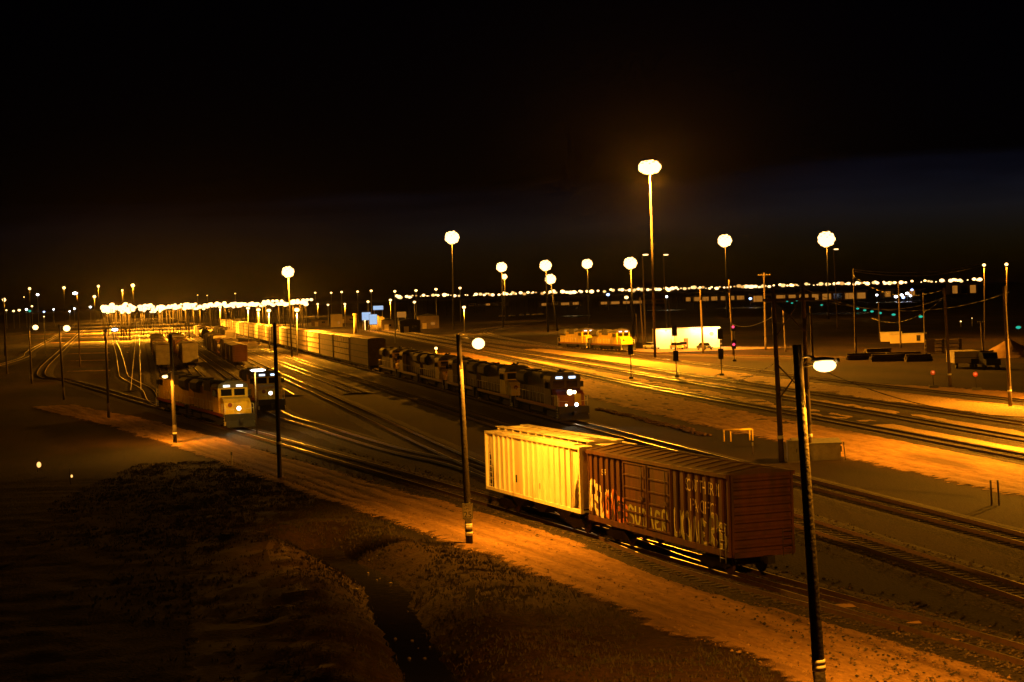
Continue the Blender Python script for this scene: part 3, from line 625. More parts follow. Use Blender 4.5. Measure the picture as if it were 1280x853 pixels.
# --- diesel locomotives
def make_loco(nb='numberboard_glow', label='x', lit=True, red_nose=False, hood='loco_yellow', cabm='loco_yellow'):
    t = thing('locomotive', label, 'locomotive')
    b = MB(); b.box(-10.1, 10.1, -1.48, 1.48, 1.22, 1.42); b.box(-9.4, 9.4, -1.1, 1.1, 0.95, 1.22); b.build('frame', 'loco_grey', t)
    b = MB()
    for s in (-1, 1): ya, yb = sorted((s * 1.47, s * 1.5)); b.box(-9.0, 9.0, ya, yb, 1.16, 1.46)
    b.build('sill_stripe', 'loco_red', t)
    b = MB(); b.prism([(-1.3, 1.0), (-1.4, 0.6), (-1.0, 0.28), (1.0, 0.28), (1.4, 0.6), (1.3, 1.0)], -2.9, 2.9); b.build('fuel_tank', 'black_grime', t)
    for x in (-6.3, 6.3):
        b = MB()
        for s in (-1, 1): b.prismy([(x - 2.4, 0.4), (x - 2.0, 0.85), (x + 2.0, 0.85), (x + 2.4, 0.4), (x + 1.9, 0.3), (x - 1.9, 0.3)], s * 1.15 - .1, s * 1.15 + .1)
        b.box(x - 1.9, x + 1.9, -1.05, 1.05, .6, .9); o = b.build('bogie', 'dark_metal', t)
        for dx in (-1.7, 0, 1.7):
            q = MB(); q.tube((x + dx, -.76, .5), (x + dx, .76, .5), .09)
            for s in (-1, 1): q.tube((x + dx, s * .68, .5), (x + dx, s * .82, .5), .5, .5, 16)
            q.build('wheelset', 'rust_steel', o)
    b = MB(); b.prism([(-.95, 1.42), (-.95, 3.75), (.95, 3.75), (.95, 1.42)], -9.5, 4.1)
    for k in range(12):
        for s in (-1, 1): ya, yb = sorted((s * .94, s * .98)); b.box(-9.2 + k * 1.08, -8.25 + k * 1.08, ya, yb, 1.6, 2.9)
    b.build('long_hood', hood, t)
    b = MB(); b.prism([(-.97, 3.75), (-.7, 4.12), (.7, 4.12), (.97, 3.75)], -9.5, 4.1); b.build('hood_roof', 'loco_grey', t)
    b = MB(); b.prism([(-.96, 2.9), (-1.4, 3.3), (-1.4, 4.0), (-1.0, 4.3), (1.0, 4.3), (1.4, 4.0), (1.4, 3.3), (.96, 2.9)], -9.3, -5.4)
    for k in range(7):
        for s in (-1, 1): ya, yb = sorted((s * 1.38, s * 1.43)); b.box(-9.1 + k * .53, -8.75 + k * .53, ya, yb, 3.35, 3.95)
    b.build('radiator', 'loco_grey', t)
    for x in (-8.6, -7.35, -6.1): b = MB(); b.tube((x, 0, 4.28), (x, 0, 4.46), .55, .55, 16); b.build('fan', 'dark_metal', t)
    b = MB(); b.box(-3.4, 0.4, -.98, .98, 3.3, 4.3); b.tube((-2.4, 0, 4.28), (-2.4, 0, 4.44), .5, .5, 14); b.tube((-.8, 0, 4.28), (-.8, 0, 4.44), .5, .5, 14); b.build('brake_blister', 'loco_grey', t)
    b = MB(); b.box(-4.9, -4.3, -.3, .3, 4.1, 4.55); b.build('exhaust_stack', 'black_grime', t)
    # cab
    b = MB(); b.prism([(-1.46, 1.42), (-1.5, 3.9), (1.5, 3.9), (1.46, 1.42)], 4.1, 7.0); cab = b.build('cab', cabm, t)
    b = MB(); b.prism([(-1.54, 3.9), (-1.42, 4.25), (-.7, 4.58), (.7, 4.58), (1.42, 4.25), (1.54, 3.9)], 4.0, 7.12); b.build('cab_roof', 'loco_grey', t)
    for s in (-1, 1):
        b = MB(); ya, yb = sorted((s * .12, s * 1.2)); b.box(7.0, 7.03, ya, yb, 3.12, 3.78); b.build('windscreen', 'window_glass', cab)
        b = MB(); ya, yb = sorted((s * 1.49, s * 1.53)); b.box(4.6, 5.4, ya, yb, 3.0, 3.7); b.box(5.65, 6.45, ya, yb, 3.0, 3.7); b.build('side_window', 'window_glass', cab)
        b = MB(); ya, yb = sorted((s * .32, s * .98)); b.box(7.1, 7.16, ya, yb, 3.98, 4.2); b.build('number_board', nb if lit else 'black_paint', t)
        b = MB(); b.box(6.35, 6.42, *sorted((s * 1.55, s * 1.95)), 3.1, 3.65); b.build('mirror', 'dark_metal', t)
    # nose
    b = MB(); b.prismy([(7.0, 1.42), (7.0, 3.02), (8.5, 2.86), (9.05, 2.5), (9.1, 1.42)], -1.32, 1.32); ns = b.build('nose', 'loco_red' if red_nose else 'loco_yellow', t)
    b = MB(); b.box(9.09, 9.13, .35, 1.0, 1.5, 2.6); b.build('nose_door', 'loco_yellow', ns); b = MB(); b.tube((9.08, -.75, 2.3), (9.14, -.75, 2.3), .22, .22, 14); b.build('emblem', 'loco_red', ns)
    if red_nose:
        b = MB(); b.box(7.6, 9.06, 1.31, 1.345, 1.45, 2.5); b.box(7.6, 9.06, -1.345, -1.31, 1.45, 2.5); b.build('nose_side', 'loco_yellow', ns)
    # pilot, steps, rails
    b = MB(); b.box(9.9, 10.2, -1.5, 1.5, .75, 1.46); b.prismy([(10.15, .9), (10.6, .25), (10.6, .18), (10.1, .18)], -1.4, 1.4); b.build('pilot', 'dark_metal', t); b = MB(); b.box(-10.2, -9.9, -1.5, 1.5, .5, 1.42); b.build('pilot', 'dark_metal', t)
    coupler(t, 10.2, 1); coupler(t, -10.2, -1)
    for e in (-1, 1):
        for s in (-1, 1):
            b = MB()
            for k in range(4): b.box(*sorted((e * 9.2, e * 9.85)), *sorted((s * 1.22, s * 1.5)), .38 + k * .25, .41 + k * .25)
            b.box(*sorted((e * 9.83, e * 9.9)), *sorted((s * 1.2, s * 1.52)), .34, 1.4); b.build('step', 'white_paint' if e > 0 else 'loco_grey', t)
    for s in (-1, 1):
        b = MB()
        for x in [-9.6 + k * 1.7 for k in range(9)]: b.tube((x, s * 1.45, 1.42), (x, s * 1.45, 2.42), .02, n=5)
        b.tube((-9.6, s * 1.45, 2.42), (4.0, s * 1.45, 2.42), .02, n=5)
        for x in (7.4, 8.6, 9.7): b.tube((x, s * 1.45, 1.42), (x, s * 1.45, 2.4), .022, n=5)
        b.tube((7.2, s * 1.45, 2.4), (9.7, s * 1.45, 2.4), .022, n=5); b.build('handrail', 'white_paint', t)
    b = MB(); b.tube((9.95, -1.4, 1.46), (9.95, -1.4, 2.3), .022, n=5); b.tube((9.95, 1.4, 1.46), (9.95, 1.4, 2.3), .022, n=5); b.tube((9.95, -1.4, 2.0), (9.95, -.5, 1.9), .02, n=5); b.tube((9.95, .5, 1.9), (9.95, 1.4, 2.0), .02, n=5); b.build('end_rail', 'white_paint', t)
    b = MB(); b.box(5.0, 5.5, -.3, .3, 4.56, 4.72); b.tube((5.4, -.2, 4.78), (6.0, -.25, 4.78), .05, .1); b.tube((5.4, .2, 4.78), (6.0, .25, 4.78), .05, .1); b.build('horn', 'dark_metal', t)
    return t
def headlight(t, x, y, z, r, m='headlight_lens', name='headlight'):
    b = MB(); b.tube((x - .12, y, z), (x + .02, y, z), r * 1.2, r * 1.2, 14, 1); b.ball((x + .03, y, z), r, 1, 12, 8, 0, (0.4, 1)); return b.build(name, [m, 'dark_metal'], t)
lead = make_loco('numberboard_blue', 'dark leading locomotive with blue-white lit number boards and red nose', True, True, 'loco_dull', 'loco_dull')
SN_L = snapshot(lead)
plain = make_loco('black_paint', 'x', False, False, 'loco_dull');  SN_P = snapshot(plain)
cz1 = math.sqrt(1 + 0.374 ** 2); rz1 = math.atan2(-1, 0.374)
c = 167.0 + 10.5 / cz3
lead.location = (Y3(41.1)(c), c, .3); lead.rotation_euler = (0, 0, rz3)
tag(lead, None, None, 'locomotives heading the car carrier train')
headlight(lead, 9.1, -.1, 2.75, .26); headlight(lead, 9.12, .35, 2.75, .16)
headlight(lead, 10.2, .25, 1.62, .17, 'white_lens', 'ditch_light'); headlight(lead, 10.2, -.75, 1.6, .1, 'headlight_lens', 'ditch_light')
lamp(lead, (9.7, -.1, 2.75), 900, .15, (1, .75, .4), 'SPOT', 70, (1, 0, -.12))
yy = c + 21.6 / cz3
for i in range(5):
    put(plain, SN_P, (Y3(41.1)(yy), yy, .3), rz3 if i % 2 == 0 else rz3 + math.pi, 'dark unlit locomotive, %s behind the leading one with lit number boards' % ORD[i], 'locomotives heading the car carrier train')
    yy += 21.6 / cz3
yl = make_loco('numberboard_glow', 'yellow locomotive with lit number boards beside the dirt road on the left', True); SN_Y = snapshot(yl)
c = 171.5 + 10.5 / cz1; yl.location = (T1(c), c, .3); yl.rotation_euler = (0, 0, rz1); tag(yl, None, None, 'yellow locomotives')
headlight(yl, 9.14, .1, 1.95, .2, 'white_lens'); lamp(yl, (9.6, .1, 1.95), 500, .15, (1, .8, .5), 'SPOT', 80, (1, 0, -.15))
c2 = c + 21.6 / cz1
dup(yl, SN_Y, (T1(c2), c2, .3), rz1 + math.pi, 'dim orange locomotive coupled behind the yellow one beside the dirt road', 'yellow locomotives')
y2 = make_loco('numberboard_blue', 'yellow locomotive partly hidden behind the dark pole, a work lamp shining above it', True)
c = 197 + 9.5; xs_ = Y3(15.2)(c) - 1.2; y2.location = (xs_, c, .3); y2.rotation_euler = (0, 0, math.atan2(-1, .27)); tag(y2, None, None, 'yellow locomotives')
headlight(y2, 9.14, 0, 2.1, .2, 'white_lens')
A_, B_ = Vector((24.5, 367)), Vector((12.3, 406)); dv = (A_ - B_).normalized(); az = math.atan2(dv.y, dv.x)
p = A_ - dv * 10.6; y3 = dup(yl, SN_Y, (p.x, p.y, .3), az, 'brightly lit yellow locomotive beside the white sheds', 'yellow locomotives')
p = A_ - dv * 32.2; dup(yl, SN_Y, (p.x, p.y, .3), az, 'yellow locomotive coupled behind the bright one near the white sheds', 'yellow locomotives')

# --- parked strings in the left yard
yard = [(19.6, 345, 'BB BB BG T BB BG BB BG BB'), (10.0, 350, 'BG BB T T BB BY BG BB BG BB'), (4.6, 342, 'BG T GH BB BY BY BB GH BG'), (29.0, 560, 'GH GH BG BB BG BB'), (24.0, 640, 'T BB BG BB GH')]
grp = 'freight cars parked in the left yard'; cnt = 0
kinds = {'BB': (boxB, SN_BB, 'brown boxcar', 16.4), 'BG': (boxG, SN_BG, 'tall grey freight car', 19.2), 'BY': (boxY, SN_BY, 'yellow boxcar', 16.8), 'T': (tank, SN_T, 'black tank car', 17.6), 'GH': (ghop, SN_GH, 'grey hopper car', 15.2)}
names = ['in the string beside the car carriers', 'in the string behind the yellow locomotives', 'in the leftmost parked string', 'far away in the string touching the car carrier row', 'far away in the middle string']
for (a, y0, s), nm in zip(yard, names):
    y = y0
    for i, k in enumerate(s.split()):
        P_, S_, w_, ln = kinds[k]; c = y + ln / 2 / cz3
        put(P_, S_, (Y3(a)(c), c, .3), rz3, '%s, %s %s' % (w_, ORD[i], nm), grp); y += ln / cz3

# ------------------------------------------------------------------ lamps
def bolt_band(parent, base, top, f, r, m='white_paint', name='reflector_band'):
    p = base.lerp(top, f) - base; q = base.lerp(top, f + 0.016) - base
    b = MB(); b.tube(p, q, r, r, 10); return b.build(name, m, parent)
def wood_pole(label, bpx, tpx, r=.15, m='pole_wood', name='utility_pole', cat='utility pole', group=None, bands=()):
    base = G(*bpx); top = AT(tpx[0], tpx[1], base.y)
    t = thing(name, label, cat, base, 0, group); v = top - base
    b = MB(); n = 6
    for k in range(n): b.tube(v * (k / n) - (Vector((0, 0, .3)) if k == 0 else Vector()), v * ((k + 1) / n), r * (1.1 - .35 * k / n), r * (1.1 - .35 * (k + 1) / n), 10, cap=k in (0, n - 1))
    b.build('pole', m, t)
    for f in bands: bolt_band(t, base, top, f, r * 1.14)
    return t, base, top
def cobra(t, root, tip, power, lens_r=.24, radius=.2, m='sodium_lens', long=1.0, aim=(0, 0, -1), spot=170):
    root, tip = Vector(root), Vector(tip)
    b = MB(); mid = root.lerp(tip, .5) + Vector((0, 0, .12)); b.path([root, mid, tip], .035); b.build('arm', 'galvanised', t)
    d = (tip - root); d.z = 0; d = d.normalized()
    lm = MB(); lm.ball((0, 0, .1), .2, .4, 12, 8, 0, (1.25 * long, .7)); o = lm.build('luminaire', 'galvanised', t)
    o.location = tip; o.rotation_euler = (0, 0, math.atan2(d.y, d.x))
    q = MB(); q.ball((.04, 0, -.07), lens_r, 1.0 / long ** .6, 14, 8, 0, (1.15 * long, .95)); q.build('lens', m, o)
    if power: lamp(t, tip + Vector((0, 0, -.12 - lens_r)), power, radius, kind='SPOT', spot=spot, aim=aim); lamp(t, tip + Vector((0, 0, -.2 - lens_r)), power * .02, radius)
    return o
# near pole with the speed sign
t, base, top = wood_pole('wooden lamp pole with a speed limit sign at the edge of the dirt road', (587, 681), (573, 418), .17, 'dimmed_wood', name='lamp_pole', cat='lamp pole', bands=(.045, .075, .085))
v = top - base; cobra(t, v * .985, AT(597, 428, base.y - .3) - base, 19000, .28, aim=(.34, .1, -1), spot=150)
zs = v * .165; b = MB(); b.box(zs.x - .26, zs.x + .26, zs.y - .24, zs.y - .22, zs.z - .42, zs.z + .36); sg = b.build('speed_sign', 'white_paint', t)
b = MB()
for (xa, xb, za, zb) in ((-.24, .24, .32, .345), (-.24, .24, -.405, -.38), (-.24, -.22, -.405, .345), (.22, .24, -.405, .345)): b.box(zs.x + xa, zs.x + xb, zs.y - .246, zs.y - .238, zs.z + za, zs.z + zb)
b.build('sign_border', 'black_paint', sg)
for s, sz, dz in (('SPEED', .15, .19), ('LIMIT', .15, .04), ('25', .42, -.34)):
    bm = text_bm(s, sz, zs.x, zs.z + dz)
    for q in bm.verts: q.co.y = zs.y - .246
    me = bpy.data.meshes.new('lettering'); bm.to_mesh(me); bm.free(); me.materials.append(M['black_paint']); o = bpy.data.objects.new('lettering', me); COL.objects.link(o); o.parent = sg
# foreground pole
t, base, top = wood_pole('dark foreground wooden pole with a glowing orange lamp on a short arm', (1028, 902), (996, 431), .17, 'dimmed_wood', 'lamp_pole', 'lamp pole', bands=(.135, .15))
v = top - base; cobra(t, v * .965, AT(1029, 454, base.y) - base, 14000, .22, long=1.3, aim=(.3, .45, -1), spot=142)
b = MB(); b.tube(v * .94, AT(1045, 452, base.y) - base, .018); b.ball(AT(1047, 451, base.y) - base, .07, 1, 10, 6); b.build('photocell', 'galvanised', t)
# left poles
t, base, top = wood_pole('wooden pole lit on its left side, standing before the yellow locomotive', (219, 554), (213, 418), .17, 'dimmed_wood', name='lamp_pole', cat='lamp pole', bands=(.08,))
v = top - base; cobra(t, v * .66, AT(206.5, 470, base.y - 1.0) - base, 9000, .2, m='sodium_lens', long=1.6)
t, base, top = wood_pole('dark wooden pole in front of the half-hidden yellow locomotive', (350, 598), (343, 404), .16, 'dimmed_wood', 'utility_pole', bands=(.22,))
t, base, top = wood_pole('wooden pole with a small white lamp beside the shiny left track', (136, 523), (132, 411), .16, name='lamp_pole', cat='lamp pole')
v = top - base; cobra(t, v * .985, AT(143, 411.5, base.y) - base, 1500, .2, m='white_lens', long=1.5)
t, base, top = wood_pole('tall thin pole with a small white lamp on the far left ground', (100, 459), (97, 367), .17, name='lamp_pole', cat='lamp pole')
v = top - base; cobra(t, v * .99, AT(94, 366.5, base.y) - base, 2500, .35, m='white_lens', long=1.4)
for bp, tp, lp, lb in (((80, 500), (74, 406), (83, 410), 'right one of two dark lamp poles with orange globes on the far left'), ((40, 480), (36, 406), (44, 409), 'left one of two dark lamp poles with orange globes on the far left')):
    t, base, top = wood_pole(lb, bp, tp, .16, 'dark_wood', 'lamp_pole', 'lamp pole', 'pair of lamp poles on the left'); v = top - base
    cobra(t, v * .97, AT(lp[0], lp[1], base.y) - base, 1600, .42)
for bp, tp, lb in (((9, 468), (4, 372), 'thick dark pole at the left edge of the picture'), ((168, 400), (164, 372), 'thin dark pole below the bright lamp pair over the left yard')):
    wood_pole(lb, bp, tp, .18, 'dark_wood')

# high masts
def mast(label, lpx, bpy_, dx=2.0, power=160000, n=8, ring=1.5, fl=.5, group='high light masts of the yard', lens='sodium_lens', pole_r=.35, spread=156, stem='dark_metal', squash=.9):
    base = G(lpx[0] + dx, bpy_); top = AT(lpx[0], lpx[1], base.y); top.x = top.x; v = top - base
    t = thing('light_mast', label, 'light mast', base, 0, group); v = Vector((v.x, v.y, v.z))
    b = MB(); b.tube((0, 0, -.3), v, pole_r, pole_r * .5, 12); b.build('mast', stem, t)
    b = MB(); q = [v + Vector((math.cos(k * 2 * math.pi / 16) * ring, math.sin(k * 2 * math.pi / 16) * ring, 0)) for k in range(17)]; b.path(q, .08)
    b.path([v + Vector((-ring, 0, 0)), v + Vector((ring, 0, 0))], .08); b.build('ring', 'dark_metal', t)
    nf = 26 if n >= 8 else 14; R_ = ring * .82 + .35 * fl; f_ = R_ * .46  # heads oversized and packed into a ball, imitating lamp glare
    for k in range(nf):
        zz = 1 - 2 * (k + .5) / nf; a = k * 2.39996; rr_ = math.sqrt(1 - zz * zz) * R_
        c_ = v + Vector((math.cos(a) * rr_, math.sin(a) * rr_, zz * R_ * squash)); fl = f_
        b = MB(); b.ball(c_, fl, 1.0, 12, 8); b.tube(c_ + Vector((0, 0, fl * .85)), c_ + Vector((0, 0, fl * 1.1)), fl * .5, fl * .3, 8, 1); b.build('floodlight', [lens, 'dark_metal'], t)
    if power: lamp(t, v + Vector((0, 0, -2.6 * fl)), power * .2, .6)  # added point light feeding the halo
    if power: lamp(t, v + Vector((0, 0, -1.2)), power, 1.2, kind='SPOT', spot=spread, aim=(0, 0, -1))
    return t
mast('tallest light mast, rising beside the white sheds', (812, 209), 448, 7, 1500000, 10, 1.55, .7, pole_r=.27, spread=164, stem='dark_wood', squash=.5)
b = None
mast('high light mast above the long train, right of the picture centre-left', (565, 297), 412, 2, 300000, 10, 2.0, 1.25)
tm = mast('light mast over the left yard, directly above the car carriers', (360, 340), 447, 5.0, 260000, 8, 1.0, .55, pole_r=.22, spread=172)
lamp(tm, (0, -.5, 18), 110000, .5, kind='SPOT', spot=44, aim=Vector((Y3(41.1)(362), 362, 1)) - Vector((tm.location.x, tm.location.y, 18)))  # added spot that brightens the nearer car carriers
mast('light mast with a double head left of the paired masts', (627, 334), 410, 2, 110000, 8, 1.5, .9)
mast('shorter light mast just below the double head lamp', (630.5, 346), 402, 1.5, 40000, 6, 1.1, .5)
mast('upper lamp mast of the overlapping pair above the yellow locomotive', (682, 332), 415, 3, 120000, 8, 1.4, .9)
mast('lower lamp mast of the overlapping pair above the yellow locomotive', (688, 349), 414, 9, 120000, 8, 1.3, .85)
mast('light mast left of the tallest one, over the lit yellow locomotive', (734, 330), 406, 2.4, 120000, 8, 1.5, .95)
mast('light mast next to the tallest one on its left', (788, 329), 421, 4, 280000, 8, 1.3, .8)
mast('light mast rising behind the white sheds with nothing near it', (906, 301), 398, 3, 200000, 8, 2.2, 1.15)
mast('light mast with a small white lamp below, above the H shaped frame', (1033, 299), 399, 3, 200000, 8, 2.4, 1.2)
for i, (x, y, by, s, pw) in enumerate(((5, 375, 445, .45, 9000), (37, 361, 404, 1.3, 40000), (30, 371.5, 399, .8, 0), (80, 360, 404, 1.3, 40000), (123, 358, 402, 1.2, 200000), (118, 371, 404, 1.25, 200000), (166, 357, 401, 1.7, 900000), (153, 363, 399, 1.0, 700000))):
    lb = ['lamp at the left edge of the picture', 'large lamp in the upper left group', 'small lamp below the large one in the upper left group', 'lone large lamp over the left yard', 'upper lamp of the pair above the shiny tracks', 'lower lamp of the pair above the shiny tracks', 'brighter lamp of the close pair left of the bright yard', 'smaller lamp of the close pair left of the bright yard'][i]
    mast('light mast, ' + lb, (x, y), by, 1.2, pw, 6, s * .8, s * .75, 'light masts of the left yard', pole_r=.22)
# smaller white heads below some masts
for bp, tp, lb in (((834, 421), (829, 319), 'dark pole with a flat white lamp right of the tallest mast foot'), ((1047, 412), (1042, 312), 'dark pole with a flat white lamp beside the right light mast'), ((807, 430), (803, 319), 'thin dark pole with a small lamp close left of the tallest mast')):
    t, base, top = wood_pole(lb, bp, tp, .2, 'dark_wood', 'lamp_pole', 'lamp pole'); v = top - base
    cobra(t, v * .99, v + Vector((.7, 0, .1)), 0, .3, m='sodium_small', long=2.2)

# medium lamps standing in the middle distance
def post_lamp(label, lpx, by, power=0, r=.45, group='lamp posts in the middle distance', lens='sodium_lens', mpole='galvanised'):
    base = G(lpx[0] + .8, by); v = AT(lpx[0], lpx[1], base.y) - base
    t = thing('lamp_post', label, 'lamp post', base, 0, group)
    b = MB(); b.tube((0, 0, -.2), v, .16, .1, 8); b.build('post', mpole, t)
    b = MB(); b.ball(v + Vector((0, 0, -.1)), r, .8, 12, 8); b.tube(v + Vector((0, 0, r * .5)), v + Vector((0, 0, r * .95)), r * .9, r * .4, 10, 1); b.build('lamp_head', [lens, 'dark_metal'], t)
    if power: lamp(t, v + Vector((0, 0, -.3 - r)), power, .4, kind='SPOT', spot=174, aim=(0, 0, -1))
    return t
mid = [(394, 366, 400), (414, 366, 400), (427, 365, 402), (447, 364.5, 402), (464, 363.5, 404), (520, 363, 404), (545, 361.5, 404), (575, 360, 402), (371, 387, 445), (397, 380, 406), (410, 381, 407), (431, 380, 408),
       (460, 377, 410), (488, 375, 412), (518, 377.5, 412), (580, 384, 418), (323, 387, 431), (310, 385, 428), (294, 367, 398), (247, 369, 396), (259, 369.5, 396), (275, 384, 419), (336, 388, 436)]
midlab = 'lamp left of the fuelling area|lamp above the fuelling tank, left one|lamp above the fuelling tank, right one|lamp over the blue-white signs, left one|lamp over the blue-white signs, right one|lamp over the dark sheds, left one|lamp over the dark sheds, right one|lamp close under the highest central mast|low lamp before the fuelling area, leftmost|low bright lamp at the fuelling area, left of a pair|low bright lamp at the fuelling area, right of a pair|low lamp next to the yellow column|low lamp above the first lit sign|low lamp above the second lit sign|low lamp before the dark sheds|lone low lamp above the wye curve|low lamp above the pale car carriers|low lamp at the end of the bright yard|high lamp right of the bright yard|left one of two high lamps over the bright yard|right one of two high lamps over the bright yard|low lamp above the yellow car carrier|low lamp left of the central left mast'.split('|')
for i, (x, y, by) in enumerate(mid):
    post_lamp(midlab[i] + ', on a slim post', (x, y), by, 26000 if i in (9, 11, 13, 15) else 65000 if i in (8, 16, 17, 21, 22) else 0, .62 if y > 372 else .75)
b0 = AT(322.5, 463, 166); tw = thing('work_lamp', 'flat bright work lamp on a low mast between the two yellow locomotives', 'work lamp', (b0.x - .3, b0.y, 0))
b = MB(); b.tube((0, 0, -.1), (0, 0, b0.z), .07, .05, 8); b.build('mast', 'dark_metal', tw); b = MB(); b.ball((.3, 0, b0.z), .2, .6, 14, 8, 0, (3.6, 1)); b.box(-.35, .95, -.15, .15, b0.z + .1, b0.z + .16, 1); b.build('lamp_head', ['white_lens', 'dark_metal'], tw)
lamp(tw, (.3, -.2, b0.z - .3), 2300, .3, (1, .52, .06))
t = post_lamp('tall slim post with a small lamp between the dark locomotives and the fuelling area', (493.5, 364), 428, 0, .4)
post_lamp('white spot behind the dark locomotives near the lit pole, built as a lamp', (545, 435), 452, 2600, .32)  # lamp post standing in for a white spot by the locomotives

# long row of far lamps under the horizon line, and the dense yard lamps on the left
proto = None; sn = None
PROTO = {}
def far_lamp(x, y, depth, r, label, group, power=0, kind='yard_lamp'):
    proto, sn = PROTO.get(kind, (None, None))
    head = AT(x, y, depth)
    if proto is None:
        proto = thing(kind, label, kind.replace('_', ' '), (0, 0, 0), 0, group)
        b = MB(); b.tube((0, 0, -14), (0, 0, 0), .14, .09, 6); b.build('post', 'black_steel', proto)
        b = MB(); b.ball((0, 0, 0), 1.0, .7, 10, 6); b.build('lamp_head', 'sodium_lens', proto); sn = snapshot(proto); o = proto; PROTO[kind] = (proto, sn)
    else: o = dup(proto, sn, (0, 0, 0), 0, label, group)
    o.location = head; 
    FAR.append((o, head.z, r))
    if power: lamp(o, (0, -2.5, -1.2 * r), power, .6, kind='SPOT', spot=174, aim=(0, 0, -1)); lamp(o, (0, -2.5 - r, 0), power * .25, .6)
    return o
FAR = []
x = 496.0
while x < 1226:
    d = random.choice((1300, 1500, 1750, 2000, 2300)); yh = 372 - (x - 640) * math.tan(ROLL)
    y = 372.0 - (x - 500) * 0.0292 + random.uniform(-1.5, .9) - 0.6
    if not (1108 < x < 1111 or 1144 < x < 1150):
        far_lamp(x, y, d, random.choice((.6, .9, 1.2, 1.5, 1.7, 2.1)) * d / 1500, 'small lamp in the long far row of lamps below the horizon', 'long far row of lamps', 0, 'far_row_lamp')  # same sort of lamp as the left yard cluster
    x += random.choice((1.8, 2.6, 3.6, 4.6, 5.6, 8.0))
for x, y in ((330, 376.5), (335, 376), (341, 376), (346, 375.8), (352, 376), (367, 375.5), (372, 375), (379, 374.6), (384, 374.4), (389, 374.2)):
    far_lamp(x, y + .6, 1800, 2.0, 'small lamp in the short far row left of the fuelling area', 'short far row of lamps')
for i in range(250):
    x = 128 + 255 * random.random() ** 1.55; d = random.choice((700, 820, 950, 1100, 1350, 1700, 2200)); hz = 372 - (x - 640) * math.tan(ROLL)
    y = hz - 1.6 + max(-6, min(8, random.gauss(0, 2.4))) * (1 - (x - 128) / 400)
    far_lamp(x, y, d, random.uniform(.7, 1.55) * d / 1000, 'bright yard lamp in the dense glowing cluster over the left yard', 'dense glowing cluster of yard lamps', 260000 if i % 9 == 0 else 0)
for o, z, r in FAR:
    for c_ in o.children:
        if c_.name.startswith('post'): c_.scale = (1, 1, z / 14.0)
        elif c_.name.startswith('lamp_head'):
            c_.scale = (r, r, r); c_.material_slots[0].link = 'OBJECT'
            c_.material_slots[0].material = M[random.choice(('sodium_lens', 'sodium_lens', 'sodium_lens', 'sodium_small') if o.name.startswith('yard') else ('sodium_lens', 'sodium_lens', 'sodium_small', 'warm_lens', 'sodium_small', 'sodium_lens', 'warm_lens', 'amber_lens'))]

# lights outside the frame that belong to the same yard
t = post_lamp('lamp post by the switch lamps, outside the right edge', (1335, 395), 505, 55000, .5, 'lamp posts outside the frame'); lamp(t, (0, -1, 10), 13000, .4)  # extra point light added to brighten the stacks and the truck
post_lamp('lamp post by the main lines, outside the right edge', (1420, 360), 560, 190000, .5, 'lamp posts outside the frame')

# ------------------------------------------------------------------ utility poles, frames and wires on the right
def crossarm(t, v, f, half, m='dark_wood', ins=True):
    p = v * f; b = MB(); b.box(p.x - half, p.x + half, p.y - .06, p.y + .06, p.z - .07, p.z + .07); o = b.build('crossarm', m, t)
    if ins:
        for s in (-.9, -.45, .45, .9): b = MB(); b.tube((p.x + s * half, p.y, p.z + .07), (p.x + s * half, p.y, p.z + .24), .05, .03, 6); b.build('insulator', 'galvanised', o)
for bp, tp, r, lb in (((1188, 484), (1180, 360), .19, 'leaning lit wooden pole by the left red switch lamp'), ((1263, 508), (1255, 358), .18, 'lit wooden pole in front of the sand pile'), ((879, 441), (875, 362), .22, 'lit wooden pole in front of the white shed'),
                      ((917, 445), (911, 350), .22, 'tall bright wooden pole at the right end of the white sheds'), ((804, 431), (800, 372), .22, 'lit wooden pole left of the white sheds'), ((839, 412), (836, 376), .2, 'dim wooden pole behind the white shed'), ((797, 428), (795, 392), .2, 'short dim post beside the lit pole left of the sheds'),
                      ((970, 452), (965, 385), .2, 'lit short wooden pole behind the left leg of the H shaped frame')):
    t, base, top = wood_pole(lb, bp, tp, r, group='wooden poles beyond the main lines', bands=(.12,) if bp[0] > 1100 else ())
for bp, tp, r, lb, arm in (((957, 438), (955, 341), .22, 'utility pole with crossarm standing above the far lamp row', 2.6), ((1070, 447), (1067, 336), .18, 'dark pole at the left end of the bright wires', 0), ((1126, 435), (1123, 352), .17, 'dark pole before the low concrete wall', 0), ((1157, 440), (1154, 366), .18, 'dark pole beside the fenced stack', 0),
                           ((1229, 440), (1226, 402), .18, 'short dark pole with a small crossarm before the sand pile', 1.3), ((1016, 452), (1013, 383), .2, 'dark pole behind the H shaped frame', 0), ((1100, 424), (1098, 378), .17, 'thin dark pole by the lit concrete block', 0), ((982, 440), (979, 388), .18, 'dark pole just right of the frame left leg', 0)):
    t, base, top = wood_pole(lb, bp, tp, r, 'dark_wood', group='dark poles on the right')
    if arm: crossarm(t, top - base, .97, arm / 2 if arm < 2 else arm / 2, 'pole_wood'); 
for x, y, by, lb in ((1230, 331, 424, 'left lamp of the two on tall dark poles at the far right'), (1258, 330, 426, 'right lamp of the two on tall dark poles at the far right')):
    post_lamp(lb, (x, y), by, 9000, .38, 'two lamps at the far right', mpole='dark_wood')
